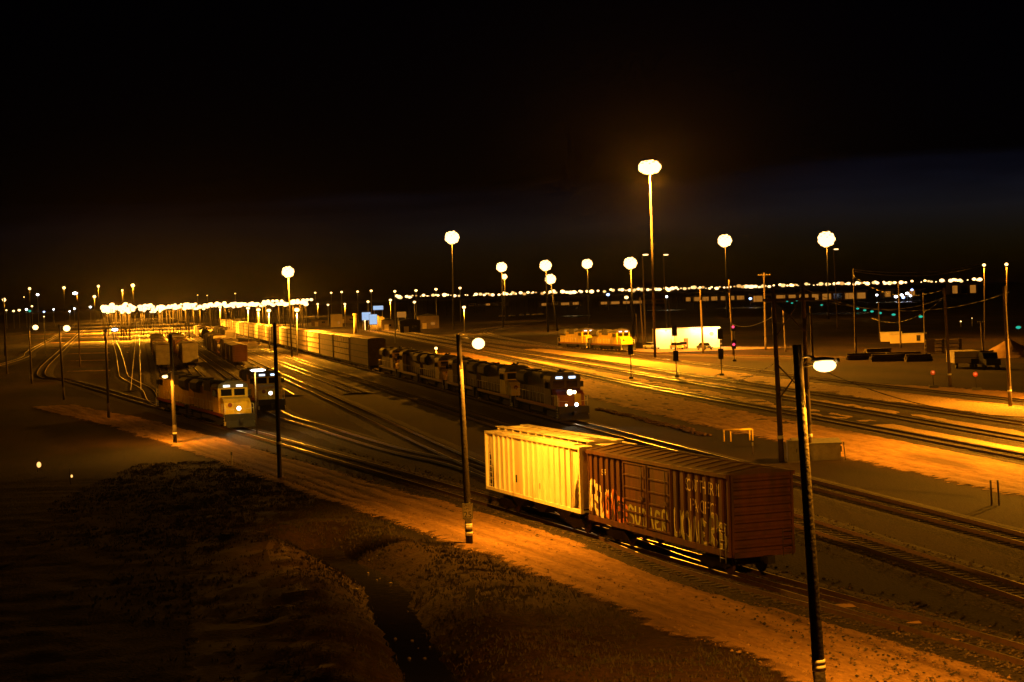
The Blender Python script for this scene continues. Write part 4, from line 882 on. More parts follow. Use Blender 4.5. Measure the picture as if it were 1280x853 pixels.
# H frame
hA, hAt = G(977, 577), None; hAt = AT(966, 360, hA.y); hB = G(1013, 577); hB.y = hA.y; hB = AT(1013, 577, hA.y); hB.z = 0; hBt = AT(1003, 352, hA.y)
t = thing('pole_frame', 'H shaped frame of two dark wooden poles with cross bracing', 'pole frame', hA)
for a_, b_ in ((hA, hAt), (hB, hBt)):
    a_, b_ = a_ - hA, b_ - hA; b = MB()
    for k in range(5): b.tube(a_.lerp(b_, k / 5) - (Vector((0, 0, .3)) if k == 0 else Vector()), a_.lerp(b_, (k + 1) / 5), .21 - .015 * k, .195 - .015 * k, 10)
    b.build('leg', 'dark_wood', t)
    p = a_.lerp(b_, .13); q = a_.lerp(b_, .15); b = MB(); b.tube(p, q, .225, .225, 10); b.build('reflector_band', 'white_paint', t)
dA, dB = hAt - hA, hBt - hA; bB = hB - hA
for f0, f1 in ((.72, .93), (.36, .56)):
    for u_, w__ in ((f0, f1), (f1, f0)):
        b = MB(); b.tube(dA * u_ + Vector((0, -.2, 0)), bB.lerp(dB, w__) + Vector((0, -.2, 0)), .06, n=6); b.build('brace', 'dark_wood', t)
b = MB(); p, q = dA * .93, bB.lerp(dB, .93); b.box(p.x - .8, q.x + .8, -.3, -.2, p.z - .1, p.z + .1); b.build('crossbeam', 'dark_wood', t)
# wires
def wire(label, a, b_, sag, r=.02, m='wire', group='overhead wires'):
    a, b_ = Vector(a), Vector(b_); pts = []
    for k in range(17):
        s = k / 16; p = a.lerp(b_, s); p.z -= sag * 4 * s * (1 - s); pts.append(p - a)
    o = MB().path(pts, r, 5).build('overhead_wire', m); o.location = a; tag(o, label, 'wire', group)
wire('upper bright wire running to the far right lamps', AT(1067, 337, 330), AT(1226, 330, 395), 1.2, .05, 'bright_wire')
wire('lower bright wire running to the far right lamps', AT(1068, 339.5, 330), AT(1228, 332, 395), 1.5, .05, 'bright_wire')
wire('short bright wire between the bright pole and the H shaped frame', AT(915, 405, 205), AT(966, 396, hA.y), .5, .025, 'bright_wire')
wire('dark wire drooping right from the H shaped frame over the main lines', hBt * .55 + hB * .45, AT(1300, 522, 110), 1.0, .03)
wire('dark wire from the H shaped frame to the left', AT(967, 455, hA.y), AT(880, 480, 190), .6, .02)
for i, (x0, y0, x1, y1) in enumerate(((1013, 372, 1262, 365), (1003, 360, 1180, 372), (1067, 345, 1180, 362), (1090, 398, 1180, 372))):
    wire(['thin dark wire from the frame top to the far right pole', 'thin dark wire from the frame top to the leaning lit pole', 'thin wire from the dark pole to the leaning lit pole', 'thin wire rising to the leaning lit pole'][i], AT(x0, y0, 150 if i < 2 else 240), AT(x1, y1, 175 if i < 3 else 200), 1.5, .022)

# ------------------------------------------------------------------ signals and small things
def signal(label, bp, tp, heads, hs=1.0):
    base = G(*bp); v = AT(tp[0], tp[1], base.y) - base
    t = thing('track_signal', label, 'signal', base, 0, 'track signals'); b = MB(); b.tube((0, 0, 0), v, .07, .06, 8); b.box(-.3, .3, -.3, .3, -.02, .35); b.build('mast', 'dark_metal', t)
    for f, c_ in heads:
        p = v * f; b = MB(); b.box(p.x - .38 * hs, p.x + .38 * hs, p.y - .12, p.y + .1, p.z - .75 * hs, p.z + .75 * hs); o = b.build('signal_head', 'black_paint', t)
        for k, dz in enumerate((.45, 0, -.45)):
            if c_ and k == 1: 
                b = MB(); b.ball((p.x, p.y - .16, p.z + dz * hs), .24 * hs, 1, 12, 8, 0, (1, .4)); b.build('lens', c_, o)
            b = MB(); b.tube((p.x, p.y - .12, p.z + dz * hs), (p.x, p.y - .3, p.z + dz * hs + .02), .17 * hs, .17 * hs, 10, cap=False); b.build('hood', 'black_paint', o)
    b = MB(); b.path([(v.x * .1 + .2, v.y, .3), (v.x + .2, v.y, v.z)], .02); b.build('ladder', 'galvanised', t)
    return t
signal('dark track signal nearest the leading locomotive', (789, 474), (788, 434), [(.92, None)])
signal('double-headed dark track signal in front of the white sheds', (846, 472), (843, 412), [(.97, None), (.45, None)])
signal('dark track signal right of the white sheds', (902, 470), (900, 415), [(.5, None), (.95, None)])
signal('track signal with two red lights beside the tall bright pole', (918, 452), (916, 405), [(.92, 'red_glow'), (.45, 'red_glow')])
for bp, tp, lb in (((1167, 485), (1166, 466), 'left one of the two red switch lamps on the ground'), ((1221, 488), (1219, 468), 'right one of the two red switch lamps on the ground')):
    base = G(*bp); v = AT(tp[0], tp[1], base.y) - base; t = thing('switch_lamp', lb, 'switch lamp', base, 0, 'red switch lamps')
    b = MB(); b.tube((0, 0, 0), v, .06, .05, 8); b.box(-.5, .5, -.25, .25, 0, .3); b.build('stand', 'dark_metal', t)
    b = MB(); b.tube((v.x, v.y - .1, v.z), (v.x, v.y + .05, v.z), .28, .28, 18); b.build('target', 'red_lens', t)
    b = MB(); b.ball((v.x, v.y - .14, v.z + .05), .15, 1, 12, 8); b.build('lens', 'amber_glow', t)
# cabinets at the frame's foot
c0 = AT(998, 578, hA.y - .6); c0.z = 0
t = thing('equipment_cabinet', 'tall pale metal cabinet between the two legs of the frame', 'cabinet', c0)
b = MB(); b.box(-.75, .6, -.45, .45, .1, 1.55); b.build('body', 'galvanised', t); b = MB(); b.box(-.85, .7, -.55, .55, 0, .1); b.build('plinth', 'concrete', t)
for x in (-.7, -.02): b = MB(); b.box(x, x + .64, -.48, -.45, .16, 1.5); d = b.build('door', 'galvanised', t); q = MB(); q.box(x + .5, x + .54, -.51, -.48, .7, .95); q.build('handle', 'dark_metal', d)
b = MB(); b.prism([(-.5, 1.55), (0, 1.72), (.5, 1.55)], -.5, .35); b.build('roof', 'galvanised', t)
c0 = AT(1026, 580, hA.y + .6); c0.z = 0
t = thing('relay_hut', 'low dark hut with a sloping bright roof edge beside the frame', 'hut', c0)
b = MB(); b.box(-.9, 1.3, -.8, 1.6, 0, 1.15); b.build('body', 'concrete', t); b = MB(); b.prism([(-.95, 1.15), (-.95, 1.25), (.4, 1.5), (1.75, 1.25), (1.75, 1.15)], -1.0, 1.4); b.build('roof', 'galvanised', t)
b = MB(); b.box(1.3, 1.55, .1, .6, .5, .9); b.build('meter_box', 'dark_metal', t)
# pipe barrier
p0, p1 = G(905, 552), G(939, 551); p1.y = p0.y + .4
t = thing('pipe_barrier', 'yellow pipe barrier beside the service road', 'barrier', p0); d_ = p1 - p0
for k, (f, dy) in enumerate(((0, 0), (.22, -.5), (.97, 0), (1.05, -.5))):
    q = d_ * f; b = MB(); b.tube((q.x, q.y + dy, -.1), (q.x, q.y + dy, .95), .06, n=8); b.build('post', 'loco_yellow', t)
b = MB(); b.tube((-.05, 0, .93), (d_.x + .05, d_.y, .93), .06); b.tube((d_.x * .22, -.5, .93), (d_.x * 1.05, d_.y - .5, .93), .06); b.build('rail', 'loco_yellow', t)
for bp, h_, lb in (((941, 568), .9, 'small marker post right of the yellow pipe barrier'), ((1057, 575), 1.3, 'leaning thin stake right of the low hut'), ((290, 583), 1.1, 'thin white stake at the edge of the dirt road on the left')):
    base = G(*bp); t = thing('marker_post', lb, 'marker post', base); b = MB(); b.tube((0, 0, -.1), (-.12 if 'lean' in lb else 0, 0, h_), .035, n=6); b.build('post', 'white_paint' if 'white' in lb else 'pole_wood', t); b = MB(); b.box(-.16 if 'lean' in lb else -.06, -.08 if 'lean' in lb else .06, -.05, -.03, h_ - .25, h_); b.build('marker_plate', 'galvanised', t)
for px, lb in ((1240, 'left one of two pale stakes in the dark ground'), (1249, 'right one of two pale stakes in the dark ground')):
    base = G(px, 632); t = thing('marker_post', lb, 'marker post', base, 0, 'two pale stakes'); b = MB(); b.tube((0, 0, -.2), (-.05, 0, 1.35), .055, n=8); b.build('post', 'pole_wood', t); b = MB(); b.tube((-.05, 0, 1.3), (-.05, 0, 1.4), .06, n=8); b.build('cap', 'galvanised', t)
base = G(591, 777); t = thing('ditch_marker', 'small dark marker post in the grass below the dirt road', 'marker post', base)
b = MB(); b.tube((0, 0, -.2), (0, 0, 1.0), .03, n=6); b.build('post', 'dark_metal', t); b = MB(); b.box(-.12, .12, -.05, -.03, .85, 1.3); b.build('marker_plate', 'dark_metal', t)
for bp, lb, s in (((49, 590), 'brighter one of two small lights in the black ground at the lower left', .17), ((90, 605), 'dimmer one of two small lights in the black ground at the lower left', .08)):
    base = G(*bp); t = thing('ground_light', lb, 'light', base, 0, 'two small ground lights'); b = MB(); b.tube((-.12, 0, -.1), (-.12, 0, 1.1), .03, n=6); b.build('stand', 'dark_metal', t); b = MB(); b.ball((0, 0, .55), s, 1.3, 12, 8); b.tube((-.12, 0, .55), (0, 0, .55), .03, mi=1, n=6); b.build('lamp_head', ['ember_lens', 'dark_metal'], t)

# ------------------------------------------------------------------ sheds, buildings, vehicles
def face_to(v): return math.atan2(v.y, v.x)
base = G(871, 435); t = thing('shed', 'long white shed lit by its wall lamps, behind parked cars', 'shed', base, R(8)); Ln = 5.2
b = MB(); b.box(-Ln, Ln, 0, 3, 0, 4.3); b.build('wall', 'white_paint', t)
b = MB(); b.box(-Ln - .15, Ln + .15, -.2, 3.2, 4.3, 4.5); b.build('roof', 'galvanised', t)
b = MB(); b.box(-2.9, -1.9, -.06, 0, 0, 2.2); d = b.build('door', 'dark_wall', t); b = MB(); b.box(-2.05, -1.98, -.1, -.06, 1, 1.1); b.build('handle', 'galvanised', d)
b = MB(); b.tube((3.4, -.05, 3.0), (3.4, .02, 3.0), .5, .5, 6); b.build('emblem', 'grey_car', t)
for x in (Ln + .02,):
    b = MB()
    for k in range(4): b.box(x, x + .5, .2, .5, .6 + k * .95, .75 + k * .95)
    b.build('rung', 'white_paint', t)
for x in (-.2, 3.0, 5.0):
    b = MB(); b.box(x - .15, x + .15, -.75, -.02, 4.18, 4.3); b.build('wall_lamp', 'sodium_lens', t); lamp(t, (x, -2.2, 4.6), 1900, .2, (1, .56, .16))
base = G(833, 436); t = thing('shed', 'short white shed left of the long one, lit almost white', 'shed', base, R(8))
b = MB(); b.box(-2.3, 2.0, 0, 3, 0, 4.2); b.build('wall', 'white_paint', t); b = MB(); b.box(-2.4, 2.1, -.2, 3.2, 4.2, 4.4); b.build('roof', 'galvanised', t); b = MB(); b.box(1.0, 1.9, -.05, 0, 0, 2.1); b.build('door', 'dark_wall', t)
b = MB(); b.box(-.3, .1, -.75, -.02, 4.1, 4.2); b.build('wall_lamp', 'sodium_lens', t); lamp(t, (-.3, -2.4, 4.6), 2400, .2, (1, .56, .16))

def make_car(paint, label):
    t = thing('parked_car', label, 'car')
    b = MB(); b.prismy([(-2.2, .35), (-2.25, .8), (-1.5, .95), (1.2, .95), (2.1, .82), (2.2, .35)], -.85, .85); b.build('body', paint, t)
    b = MB(); b.prismy([(-1.6, .94), (-1.0, 1.45), (.45, 1.45), (1.15, .94)], -.74, .74); cb = b.build('cabin', 'window_glass', t); b = MB(); b.box(-1.0, .42, -.72, .72, 1.44, 1.5); b.build('roof', paint, cb)
    for x in (-1.35, 1.35):
        for s in (-1, 1): b = MB(); b.tube((x, s * .7, .32), (x, s * .88, .32), .32, .32, 14); wh = b.build('wheel', 'tyre', t); b = MB(); b.tube((x, s * .87, .32), (x, s * .9, .32), .18, .18, 10); b.build('rim', 'galvanised', wh)
    for s in (-1, 1): b = MB(); b.box(2.12, 2.2, s * .6 - .16, s * .6 + .16, .62, .76); b.build('headlight', 'white_paint', t); b = MB(); b.box(-2.25, -2.18, s * .6 - .14, s * .6 + .14, .65, .78); b.build('tail_light', 'red_lens', t)
    return t
CP = {}
def put_car(col, px, py, rz, label, group):
    p = G(px, py)
    if col not in CP:
        c_ = make_car(CARS[col], label); CP[col] = (c_, snapshot(c_)); c_.location = p; c_.rotation_euler = (0, 0, rz); tag(c_, None, None, group); return
    dup(CP[col][0], CP[col][1], p, rz, label, group)
gp = 'cars parked before the white sheds'
put_car('darkblue', 881, 437.5, R(-70), 'dark car parked at the right end of the white shed', gp)
put_car('tan', 846, 437, R(-75), 'tan car parked before the gap between the two sheds', gp)
put_car('silver', 815, 436.5, R(-60), 'silver car parked left of the white sheds', gp)
put_car('maroon', 854, 436, R(-95), 'dark red car parked before the long shed', gp)
gp = 'vehicles on the far lit lot'
for i, (x, y, c_) in enumerate(((628, 396.5, 'tan'), (640, 396, 'white'), (652, 395, 'silver'), (660, 394.5, 'white'), (668, 394.5, 'tan'), (676, 394, 'silver'))):
    put_car(c_, x, y, R(20 + i * 25), '%s vehicle, %s from the left on the far lit lot' % (c_, ORD[i]), gp)
# fuelling area
base = G(472, 412); t = thing('fuel_tank', 'round yellow-lit tank at the fuelling area', 'tank', base)
b = MB(); b.tube((0, 0, 0), (0, 0, 5.2), 3.2, 3.2, 24); b.build('shell', 'pale_wall', t); b = MB(); b.tube((0, 0, 5.2), (0, 0, 6.2), 3.3, .4, 24); b.build('roof', 'pale_wall', t)
b = MB(); b.tube((-5, -6, 0), (-5, -6, 4), .1); b.ball((-5, -6, 4.2), .4); b.build('floodlight', 'sodium_lens', t); lamp(t, (-4, -9, 5), 5000, .3)
for px, py, w_, h_, z_, lb, em in ((458.5, 413, 3.8, 3.4, 4.4, 'left blue-white lit sign beside the yellow column', 'sign_glow'), (467, 414, 3.2, 4.2, 2.8, 'middle blue-white lit sign at the fuelling area', 'sign_glow'), (473.5, 408, 5, 2, 8.2, 'blue-white lit sign above the round tank', 'sign_glow'), (502.5, 411, 4, 2.4, 5, 'small yellow-lit sign right of the round tank', 'lit_window')):
    base = G(px, py); t = thing('lit_sign', lb, 'sign', base, 0, 'lit signs of the fuelling area')
    b = MB(); b.box(-w_ / 2, w_ / 2, 0, .4, z_, z_ + h_); b.build('panel', em, t); b = MB(); b.box(-w_ / 2 - .12, w_ / 2 + .12, .1, .5, z_ - .15, z_ + h_ + .15); b.build('frame', 'dark_metal', t)
    for s in (-1, 1): b = MB(); b.tube((s * w_ * .4, .3, 0), (s * w_ * .4, .3, z_), .14); b.build('leg', 'galvanised', t)
base = G(444.5, 417); t = thing('column', 'yellow-lit thick column at the fuelling area', 'column', base); b = MB(); b.tube((0, 0, 0), (0, 0, 7.2), .75, .7, 14); b.build('shaft', 'pale_wall', t); b = MB(); b.tube((0, 0, 7.2), (0, 0, 8.0), 1.1, .9, 14); b.build('cap', 'pale_wall', t)
lamp(t, (-2, -4, 7), 4000, .3)
sheds = ((400, 408, 9, 5, 3.2, 'dark_wall', 'dark low shed left of the fuelling area'), (421, 409, 6, 6, 6.5, 'pale_wall', 'lit tower-like shed below the bright lamp pair'), (485, 413, 5, 5, 4.2, 'dark_wall', 'dark shed right of the round tank'), (513, 416, 8, 6, 4.6, 'black_grime', 'black low shed at the end of the fuelling area'), (536, 411, 9, 6, 5.5, 'dark_wall', 'brown shed with pale doors behind the dark locomotives'), (434, 404, 12, 5, 4, 'dark_wall', 'low dark building behind the fuelling area'))
for px, py, w_, d_, h_, m, lb in sheds:
    base = G(px, py); t = thing('shed', lb, 'shed', base, R(6), 'sheds of the fuelling area'); b = MB(); b.box(-w_ / 2, w_ / 2, 0, d_, 0, h_); b.build('wall', m, t); b = MB(); b.prismy([(-w_ / 2 - .3, h_), (0, h_ + .9), (w_ / 2 + .3, h_)], -.3, d_ + .3); b.build('roof', 'dark_metal', t)
    b = MB(); b.box(-w_ * .3, -w_ * .3 + 1.8, -.06, 0, 0, 2.4); b.build('door', 'pale_wall', t); b = MB(); b.box(w_ * .1, w_ * .3, -.06, 0, 1.6, 2.6); b.build('window', 'lit_window' if 'brown' in lb or 'tower' in lb else 'window_glass', t)
# far warehouses
def warehouse(px, py, w_, h_, bays, label, lit=.8):
    base = G(px, py); t = thing('warehouse', label, 'warehouse', base, R(-3), 'far warehouses'); b = MB(); b.box(-w_ / 2, w_ / 2, 0, 25, 0, h_); b.build('wall', 'dark_wall', t); b = MB(); b.box(-w_ / 2 - 1, w_ / 2 + 1, -1, 26, h_, h_ + .8); b.build('roof', 'dark_metal', t)
    for k in range(bays):
        x = -w_ / 2 + (k + .5) * w_ / bays; wd = w_ / bays * random.uniform(.25, .42)
        b = MB(); b.box(x - wd, x + wd, -.15, 0, 1.2, h_ * .82); b.build('window', 'lit_window' if random.random() < lit else 'window_glass', t)
warehouse(893, 377, 72, 7, 7, 'far warehouse with orange windows behind the white sheds'); warehouse(1012, 377, 105, 8, 10, 'longest far warehouse with a row of lit bays right of the crossarm pole'); warehouse(790, 381, 75, 5, 6, 'far low warehouse behind the tallest mast', .5); warehouse(1130, 372, 40, 8, 5, 'small far warehouse near the right end of the lamp row', .4)
warehouse(700, 383, 50, 5, 4, 'far low warehouse behind the overlapping lamp pair', .5); warehouse(610, 383, 60, 5, 5, 'far low warehouse behind the double head mast', .4); warehouse(1205, 368, 30, 12, 3, 'far taller building left of the right edge poles', .4)
# small coloured lights beyond
for i, (x, y) in enumerate(((1072, 386), (1081, 388), (1090, 389.5), (1100, 391.5), (1117, 393.5), (1151, 396), (1273, 409.5), (1027, 381.5), (984, 377), (988, 375.5), (993, 374.5), (990, 379), (996, 376))):
    base = G(x, y + 5); v = AT(x, y, base.y) - base
    t = thing('ground_signal', 'small teal light %s' % ('in the slanting row left of the leaning pole' if i < 6 else 'near the right edge' if i == 6 else 'low behind the frame' if i == 7 else 'in the tight cluster behind the frame'), 'signal light', base, 0, 'teal ground signals')
    b = MB(); b.tube((0, 0, 0), v, .08, n=6); b.build('stand', 'dark_metal', t); b = MB(); b.ball(v, min(.0011 * base.y, .55), .75, 10, 6, 0, (1.4, 1)); b.build('lens', 'teal_lens', t)
for i, (x, y, m, r) in enumerate(((1120, 371, 'white_lens', 1.0), (1127, 369, 'white_lens', .9), (1134, 367, 'white_lens', 1.0), (1129, 372, 'blue_lens', 1.0), (1138, 370, 'white_lens', .8), (1096, 369, 'white_lens', .7), (1140, 362.5, 'blue_lens', .8), (938, 373.5, 'blue_lens', .9), (1201, 402, 'sodium_lens', .45), (760, 368.5, 'blue_lens', 1.0), (833, 371, 'white_lens', .8), (783, 372, 'sodium_lens', 1.2), (24, 388, 'sodium_lens', .8), (8, 388, 'sodium_lens', .5), (17, 389, 'sodium_lens', .7), (33, 387, 'white_lens', .7), (37, 389, 'teal_lens', .9), (55, 390, 'blue_lens', .6), (40, 383, 'sodium_lens', .6), (67, 387, 'white_lens', .5), (87, 389.5, 'white_lens', .5), (93, 386, 'white_lens', .6), (47, 368.5, 'white_lens', .8), (113, 384, 'white_lens', .7), (55, 396, 'sodium_lens', .4), (1215, 398, 'sodium_small', .3))):
    depth = 1400 if y < 392 else 500; p = AT(x, y, depth); side = 'left town' if x < 200 else 'far right' if x > 1000 else 'middle'
    t = thing('distant_lamp', 'tiny %s light among the scattered lamps of the %s' % ({'white_lens': 'white', 'blue_lens': 'bluish', 'teal_lens': 'teal', 'sodium_lens': 'orange', 'sodium_small': 'dim orange'}[m], side), 'lamp', (p.x, p.y, 0), 0, 'scattered tiny lamps of the ' + side)
    b = MB(); b.tube((0, 0, -.5), (0, 0, max(p.z, 1)), .12, n=6); b.build('post', 'galvanised', t); b = MB(); b.ball((0, 0, max(p.z, 1)), r * depth / 1000, .7, 10, 6); b.build('lamp_head', m, t)
# right hand clutter
base = G(1132, 429); t = thing('concrete_wall', 'low orange-lit concrete wall with a dark opening', 'wall', base, R(-4)); b = MB(); b.box(-3.2, 4.3, 0, .5, 0, 1.9); b.build('panel', 'pale_wall', t); b = MB(); b.box(2.3, 3.1, -.05, 0, .4, 1.6); b.build('opening', 'black_paint', t); b = MB(); b.box(-3.3, 4.4, -.1, .6, 1.9, 2.05); b.build('coping', 'concrete', t)
base = G(1116, 427); t = thing('concrete_wall', 'shorter concrete block left of the wall with the opening', 'wall', base, R(-4)); b = MB(); b.box(-2.6, 2.0, 0, .6, 0, 1.9); b.build('panel', 'pale_wall', t); b = MB(); b.box(-2.7, 2.1, -.1, .7, 1.9, 2.1); b.build('coping', 'concrete', t)
base = G(1210, 461); t = thing('box_trailer', 'pale box trailer beside a dark truck near the sand pile', 'trailer', base, R(-3)); b = MB(); b.box(-1.9, 1.8, 0, 6, .8, 2.5); b.build('body', 'pale_wall', t); b = MB(); b.box(-1.95, 1.85, -.03, 0, 1.55, 1.62); b.build('trim', 'dark_metal', t)
for s in (-1.4, 1.3): b = MB(); b.tube((s - .15, 1, .45), (s + .15, 1, .45), .45, .45, 14); b.build('wheel', 'tyre', t)
base = G(1229, 461); t = thing('truck', 'dark truck parked right of the pale box trailer', 'truck', base, R(-80)); b = MB(); b.box(-2.6, 1.0, -1.1, 1.1, .7, 1.4); b.build('bed', 'black_grime', t); b = MB(); b.prismy([(1.0, .6), (1.0, 2.4), (2.2, 2.4), (2.6, 1.5), (3.4, 1.4), (3.4, .6)], -1.1, 1.1); cb = b.build('cab', CARS['darkblue'], t); b = MB(); b.prismy([(2.26, 2.25), (2.62, 1.55), (2.66, 1.55), (2.3, 2.25)], -.95, .95); b.build('windscreen', 'window_glass', cb)
for x in (-1.6, 2.5):
    for s in (-1, 1): b = MB(); b.tube((x, s * .85, .48), (x, s * 1.12, .48), .48, .48, 14); b.build('wheel', 'tyre', t)
base = G(1180, 442); t = thing('storage_rack', 'open stack of dark crates and rails behind the leaning pole', 'storage rack', base, R(-5))
for x in (-3, 0, 3): b = MB(); b.box(x - .1, x + .1, 0, .2, 0, 2.6); b.box(x - .1, x + .1, 1.8, 2, 0, 2.6); b.build('post', 'pole_wood', t)
for k in range(4): b = MB(); b.box(-3.1, 3.1, -.05, 2.05, .35 + k * .65, .47 + k * .65); b.build('shelf', 'pole_wood', t)
b = MB(); b.box(-3.1, -1.6, -.06, -.02, .2, 2.6); b.build('panel', 'pale_wall', t)
base = G(1130, 452); 
for i, (x, y, sx) in enumerate(((1085, 450, 3.2), (1110, 452, 2.6), (1130, 449, 2.8), (1150, 452, 2.0), (1245, 447, 3.6), (1100, 444, 2.4))):
    base = G(x, y); t = thing('timber_stack', 'dark stack of timbers, %s' % ['leftmost on the rough ground', 'low one left of the equipment', 'tallest one before the concrete wall', 'short one by the dark pole', 'one under the sand pile', 'rear one on the rough ground'][i], 'timber stack', base, R(-8 + 5 * i), 'dark timber stacks on the right')
    for r_ in range(3):
        for q in range(3 - r_ // 2): b = MB(); b.box(-sx + random.uniform(-.3, .2), sx + random.uniform(-.2, .3), q * .5 + r_ * .1, q * .5 + .44 + r_ * .1, r_ * .4, r_ * .4 + .36); b.build('timber', 'dark_wood', t)
base = G(1262, 446); V = []; F = []; n = 28; rr = 7
for j in range(rr):
    f = j / (rr - 1)
    for k in range(n):
        a = 2 * math.pi * k / n; q = 1 + .1 * mnoise.noise(Vector((math.cos(a) * 2, math.sin(a) * 2, j * .3)))
        V.append((5.6 * (1 - f) * q * math.cos(a), 5.0 * (1 - f) * q * math.sin(a), 3.0 * f ** 1.1 + .12 * mnoise.noise(Vector((k, j, 0)))))
for j in range(rr - 1):
    for k in range(n): F.append((j * n + k, j * n + (k + 1) % n, (j + 1) * n + (k + 1) % n, (j + 1) * n + k))
o = raw('sand_pile', V, F, 'sand'); o.location = base; tag(o, 'cone of orange sand near the right edge', 'sand pile')

# ------------------------------------------------------------------ ditch water, stones, grass, litter by the track
wz = -0.78; dc = catmull([(p.x, p.y) for p in ditch], .6); V = []; F = []
for i, p in enumerate(dc):
    d = (dc[min(i + 1, len(dc) - 1)] - dc[max(i - 1, 0)]).normalized(); q = Vector((-d.y, d.x)); V += [(p.x + q.x * 1.3, p.y + q.y * 1.3, wz), (p.x - q.x * 1.3, p.y - q.y * 1.3, wz)]
F = [(2 * i, 2 * i + 1, 2 * i + 3, 2 * i + 2) for i in range(len(dc) - 1)]
o = raw('water', V, F, 'water_surface'); tag(o, kind='structure')
b = MB()
for i in range(26):
    p = random.choice(dc[8:]); x, y = p.x + random.gauss(0, .8), p.y + random.gauss(0, .8); r_ = abs(random.gauss(.03, .035)) + .03
    m_ = Matrix.Translation((x, y, max(gz(x, y), wz) + r_ * .25)) @ Matrix.Rotation(random.uniform(0, 6), 4, 'Z') @ Matrix.Diagonal((r_ * random.uniform(.8, 1.5), r_, r_ * .7, 1)); bmesh.ops.create_icosphere(b.bm, subdivisions=1, radius=1, matrix=m_)
o = b.build('rubble', 'stone'); tag(o, 'pale broken stones lying along the ditch', None, None, 'stuff')
V = []; F = []
rg = random.Random(3)
while len(F) < 48000:
    x = rg.uniform(-30, 13); y = rg.uniform(36, 140); xr = T1(y) - 7.7
    if x > xr + rg.gauss(0, .5) or x < xr - rg.uniform(4, 20) - 3 * mnoise.noise(Vector((y * .1, 3, 3))): continue
    dn = mnoise.noise(Vector((x * .3, y * .3, 5))) + .35 * mnoise.noise(Vector((x * 1.1, y * 1.1, 8)))
    if dn < rg.uniform(-.6, .3) or seg_d(x, y, ditch) < .9: continue
    pr = AT(0, 0, 1)
    z = gz(x, y); 
    for q in range(3):
        a = rg.uniform(0, 6.28); h_ = rg.uniform(.03, .15); wd = rg.uniform(.015, .035); ax, ay = x + rg.gauss(0, .08), y + rg.gauss(0, .08); lx, ly = math.cos(a) * h_ * .5, math.sin(a) * h_ * .5; k = len(V)
        V += [(ax - wd, ay, z - .02), (ax + wd, ay, z - .02), (ax + lx, ay + ly, z + h_)]; F.append((k, k + 1, k + 2))
o = raw('grass', V, F, 'grass_blade'); tag(o, 'rough grass on the banks of the ditch', None, None, 'stuff')
# spilled ballast and timber beside the near track
b = MB()
for i in range(900):
    y = rg.uniform(44, 150); s = rg.choice((-1, 1)) * rg.uniform(1.9, 3.4); x = T1(y) + s; r_ = rg.uniform(.03, .085)
    m_ = Matrix.Translation((x, y, .02 + r_ * .3)) @ Matrix.Rotation(rg.uniform(0, 6), 4, 'Z') @ Matrix.Diagonal((r_ * 1.3, r_, r_ * .7, 1)); bmesh.ops.create_icosphere(b.bm, subdivisions=1, radius=1, matrix=m_)
o = b.build('loose_ballast', 'ballast_stone'); tag(o, 'loose stones spilled along the near track', None, None, 'stuff')
def stones(name, label, m, spots):
    V = []; F = []
    for x, y, z, r_ in spots:
        k = len(V); a = rg.uniform(0, 6.28); cs, sn = math.cos(a), math.sin(a)
        for dx, dy, dz in ((1, 0, 0), (0, 1, 0), (-1, 0, 0), (0, -1, 0), (0, 0, .8), (0, 0, -.5)):
            q = rg.uniform(.7, 1.3) * r_; V.append((x + (dx * cs - dy * sn) * q * 1.25, y + (dx * sn + dy * cs) * q, z + dz * q))
        F += [(k, k + 1, k + 4), (k + 1, k + 2, k + 4), (k + 2, k + 3, k + 4), (k + 3, k, k + 4), (k + 1, k, k + 5), (k + 2, k + 1, k + 5), (k + 3, k + 2, k + 5), (k, k + 3, k + 5)]
    o = raw(name, V, F, m); tag(o, label, None, None, 'stuff')
sp = []
for fn, n_ in ((T1, 9000), (Y3(33.9), 3500), (lambda y: 24.0 - SLP * y, 2500)):
    for i in range(n_):
        y = 46 + 90 * rg.random() ** 1.4; o_ = rg.gauss(0, 1.25)
        if abs(o_) > 2.7 or .66 < abs(o_) < .86: continue
        sp.append((fn(y) + o_ * 1.05, y, .125 if abs(o_) < 1.7 else .125 - (abs(o_) - 1.7) * .13, rg.uniform(.025, .07)))
stones('ballast_stones', 'coarse stones heaped between and beside the near rails', 'loose_stone', sp)
sp = []
for i in range(5200):
    y = 48 + 80 * rg.random() ** 1.5; o_ = rg.uniform(-8.2, -2.2); sp.append((T1(y) + o_, y, .05 + rg.uniform(0, .04), abs(rg.gauss(0, .022)) + .012))
stones('road_pebbles', 'small pebbles scattered over the dirt road', 'pebble', sp)
for i, (px, py, w_) in enumerate(((1060, 757, .9), (1150, 778, .5), (1190, 800, .3))):
    base = G(px, py, .16); b = MB(); n = 9; q = [b.bm.verts.new((w_ * random.uniform(.7, 1.1) * math.cos(k * 6.283 / n), w_ * .55 * random.uniform(.7, 1.1) * math.sin(k * 6.283 / n), 0)) for k in range(n)]; tp_ = b.bm.verts.new((0, 0, .07))
    for k in range(n): b.bm.faces.new((q[k], q[(k + 1) % n], tp_))
    o = b.build('sand_spill', 'sand'); o.location = base; tag(o, 'pale spilled sand patch between the near rails, %s' % ['largest', 'middle-sized', 'smallest'][i], 'sand spill', 'sand spills on the near track')
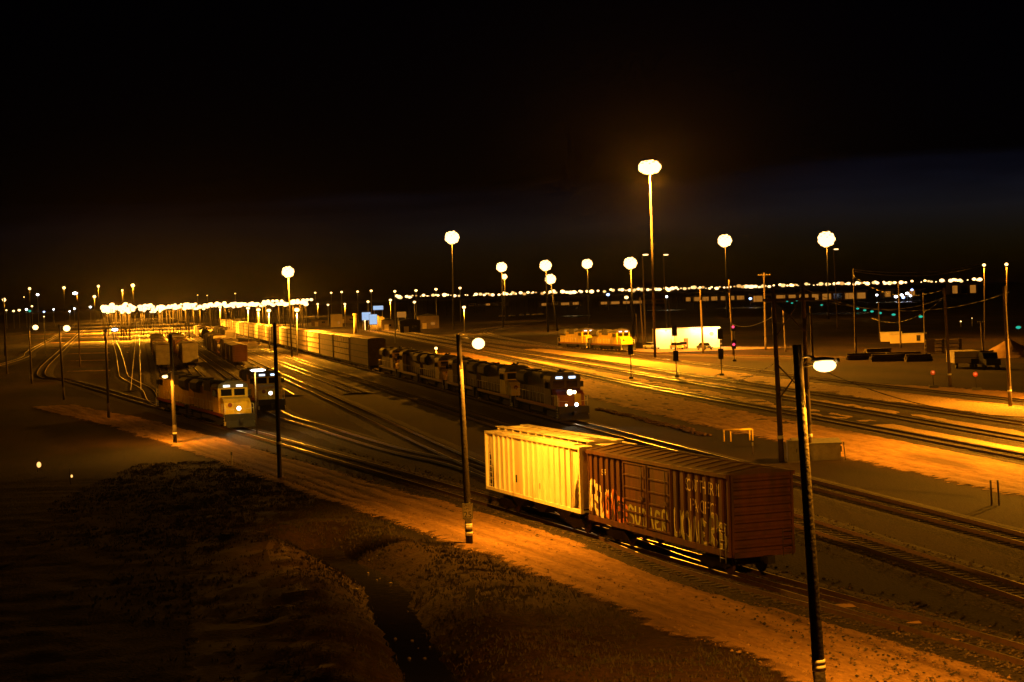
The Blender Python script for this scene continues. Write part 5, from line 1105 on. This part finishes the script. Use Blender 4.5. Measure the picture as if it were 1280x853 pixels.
# dark hump of debris between the service road and the consist track
base = G(750, 513); pts = [G(x, y) for x, y in ((748, 512), (780, 519), (815, 528), (850, 536), (878, 544))]
b = MB()
for i in range(420):
    s = rg.random() * (len(pts) - 1); k = int(s); p = pts[k].lerp(pts[k + 1], s - k) if k < len(pts) - 1 else pts[-1]; r_ = rg.uniform(.08, .26)
    m_ = Matrix.Translation((p.x + rg.gauss(0, .25), p.y + rg.gauss(0, .6), r_ * .3)) @ Matrix.Rotation(rg.uniform(0, 6), 4, 'Z') @ Matrix.Diagonal((r_ * 1.5, r_, r_ * .6, 1)); bmesh.ops.create_icosphere(b.bm, subdivisions=1, radius=1, matrix=m_)
o = b.build('debris', 'rust_steel'); tag(o, 'dark line of debris along the service road edge', None, None, 'stuff')
for x, y, a_, c_ in ((1043, 392, 45, 14), (720, 395, 30, 14), (930, 385, 50, 20), (1115, 378, 50, 16), (830, 388, 40, 14)):
    p = G(x, y); n = 20; V = [(p.x, p.y, .01)] + [(p.x + a_ * .35 * math.cos(k * 6.283 / n) * random.uniform(.7, 1.1), p.y + c_ * 3 * math.sin(k * 6.283 / n) * random.uniform(.8, 1.1), .01) for k in range(n)]
    o = raw('puddle', V, [(0, 1 + k, 1 + (k + 1) % n) for k in range(n)], 'wet_mud'); tag(o, kind='structure')

# ------------------------------------------------------------------ added haze that gives the lamps halos
hz = MB(); hz.box(-41000, 41000, -2100, 51000, -3.0, 42.0)
o = hz.build('haze', 'dark_metal'); o.data.materials.clear(); hm = bpy.data.materials.new('haze'); hm.use_nodes = True; nt = hm.node_tree
for n in list(nt.nodes): nt.nodes.remove(n)
ou = nt.nodes.new('ShaderNodeOutputMaterial'); pv = nt.nodes.new('ShaderNodeVolumePrincipled'); pv.inputs['Density'].default_value = 0.000007; pv.inputs['Anisotropy'].default_value = 0.9
pv.inputs['Color'].default_value = (.9, .9, .95, 1); nt.links.new(pv.outputs[0], ou.inputs['Volume']); o.data.materials.append(hm); tag(o, 'thin night haze over the yard', None, None, 'stuff')
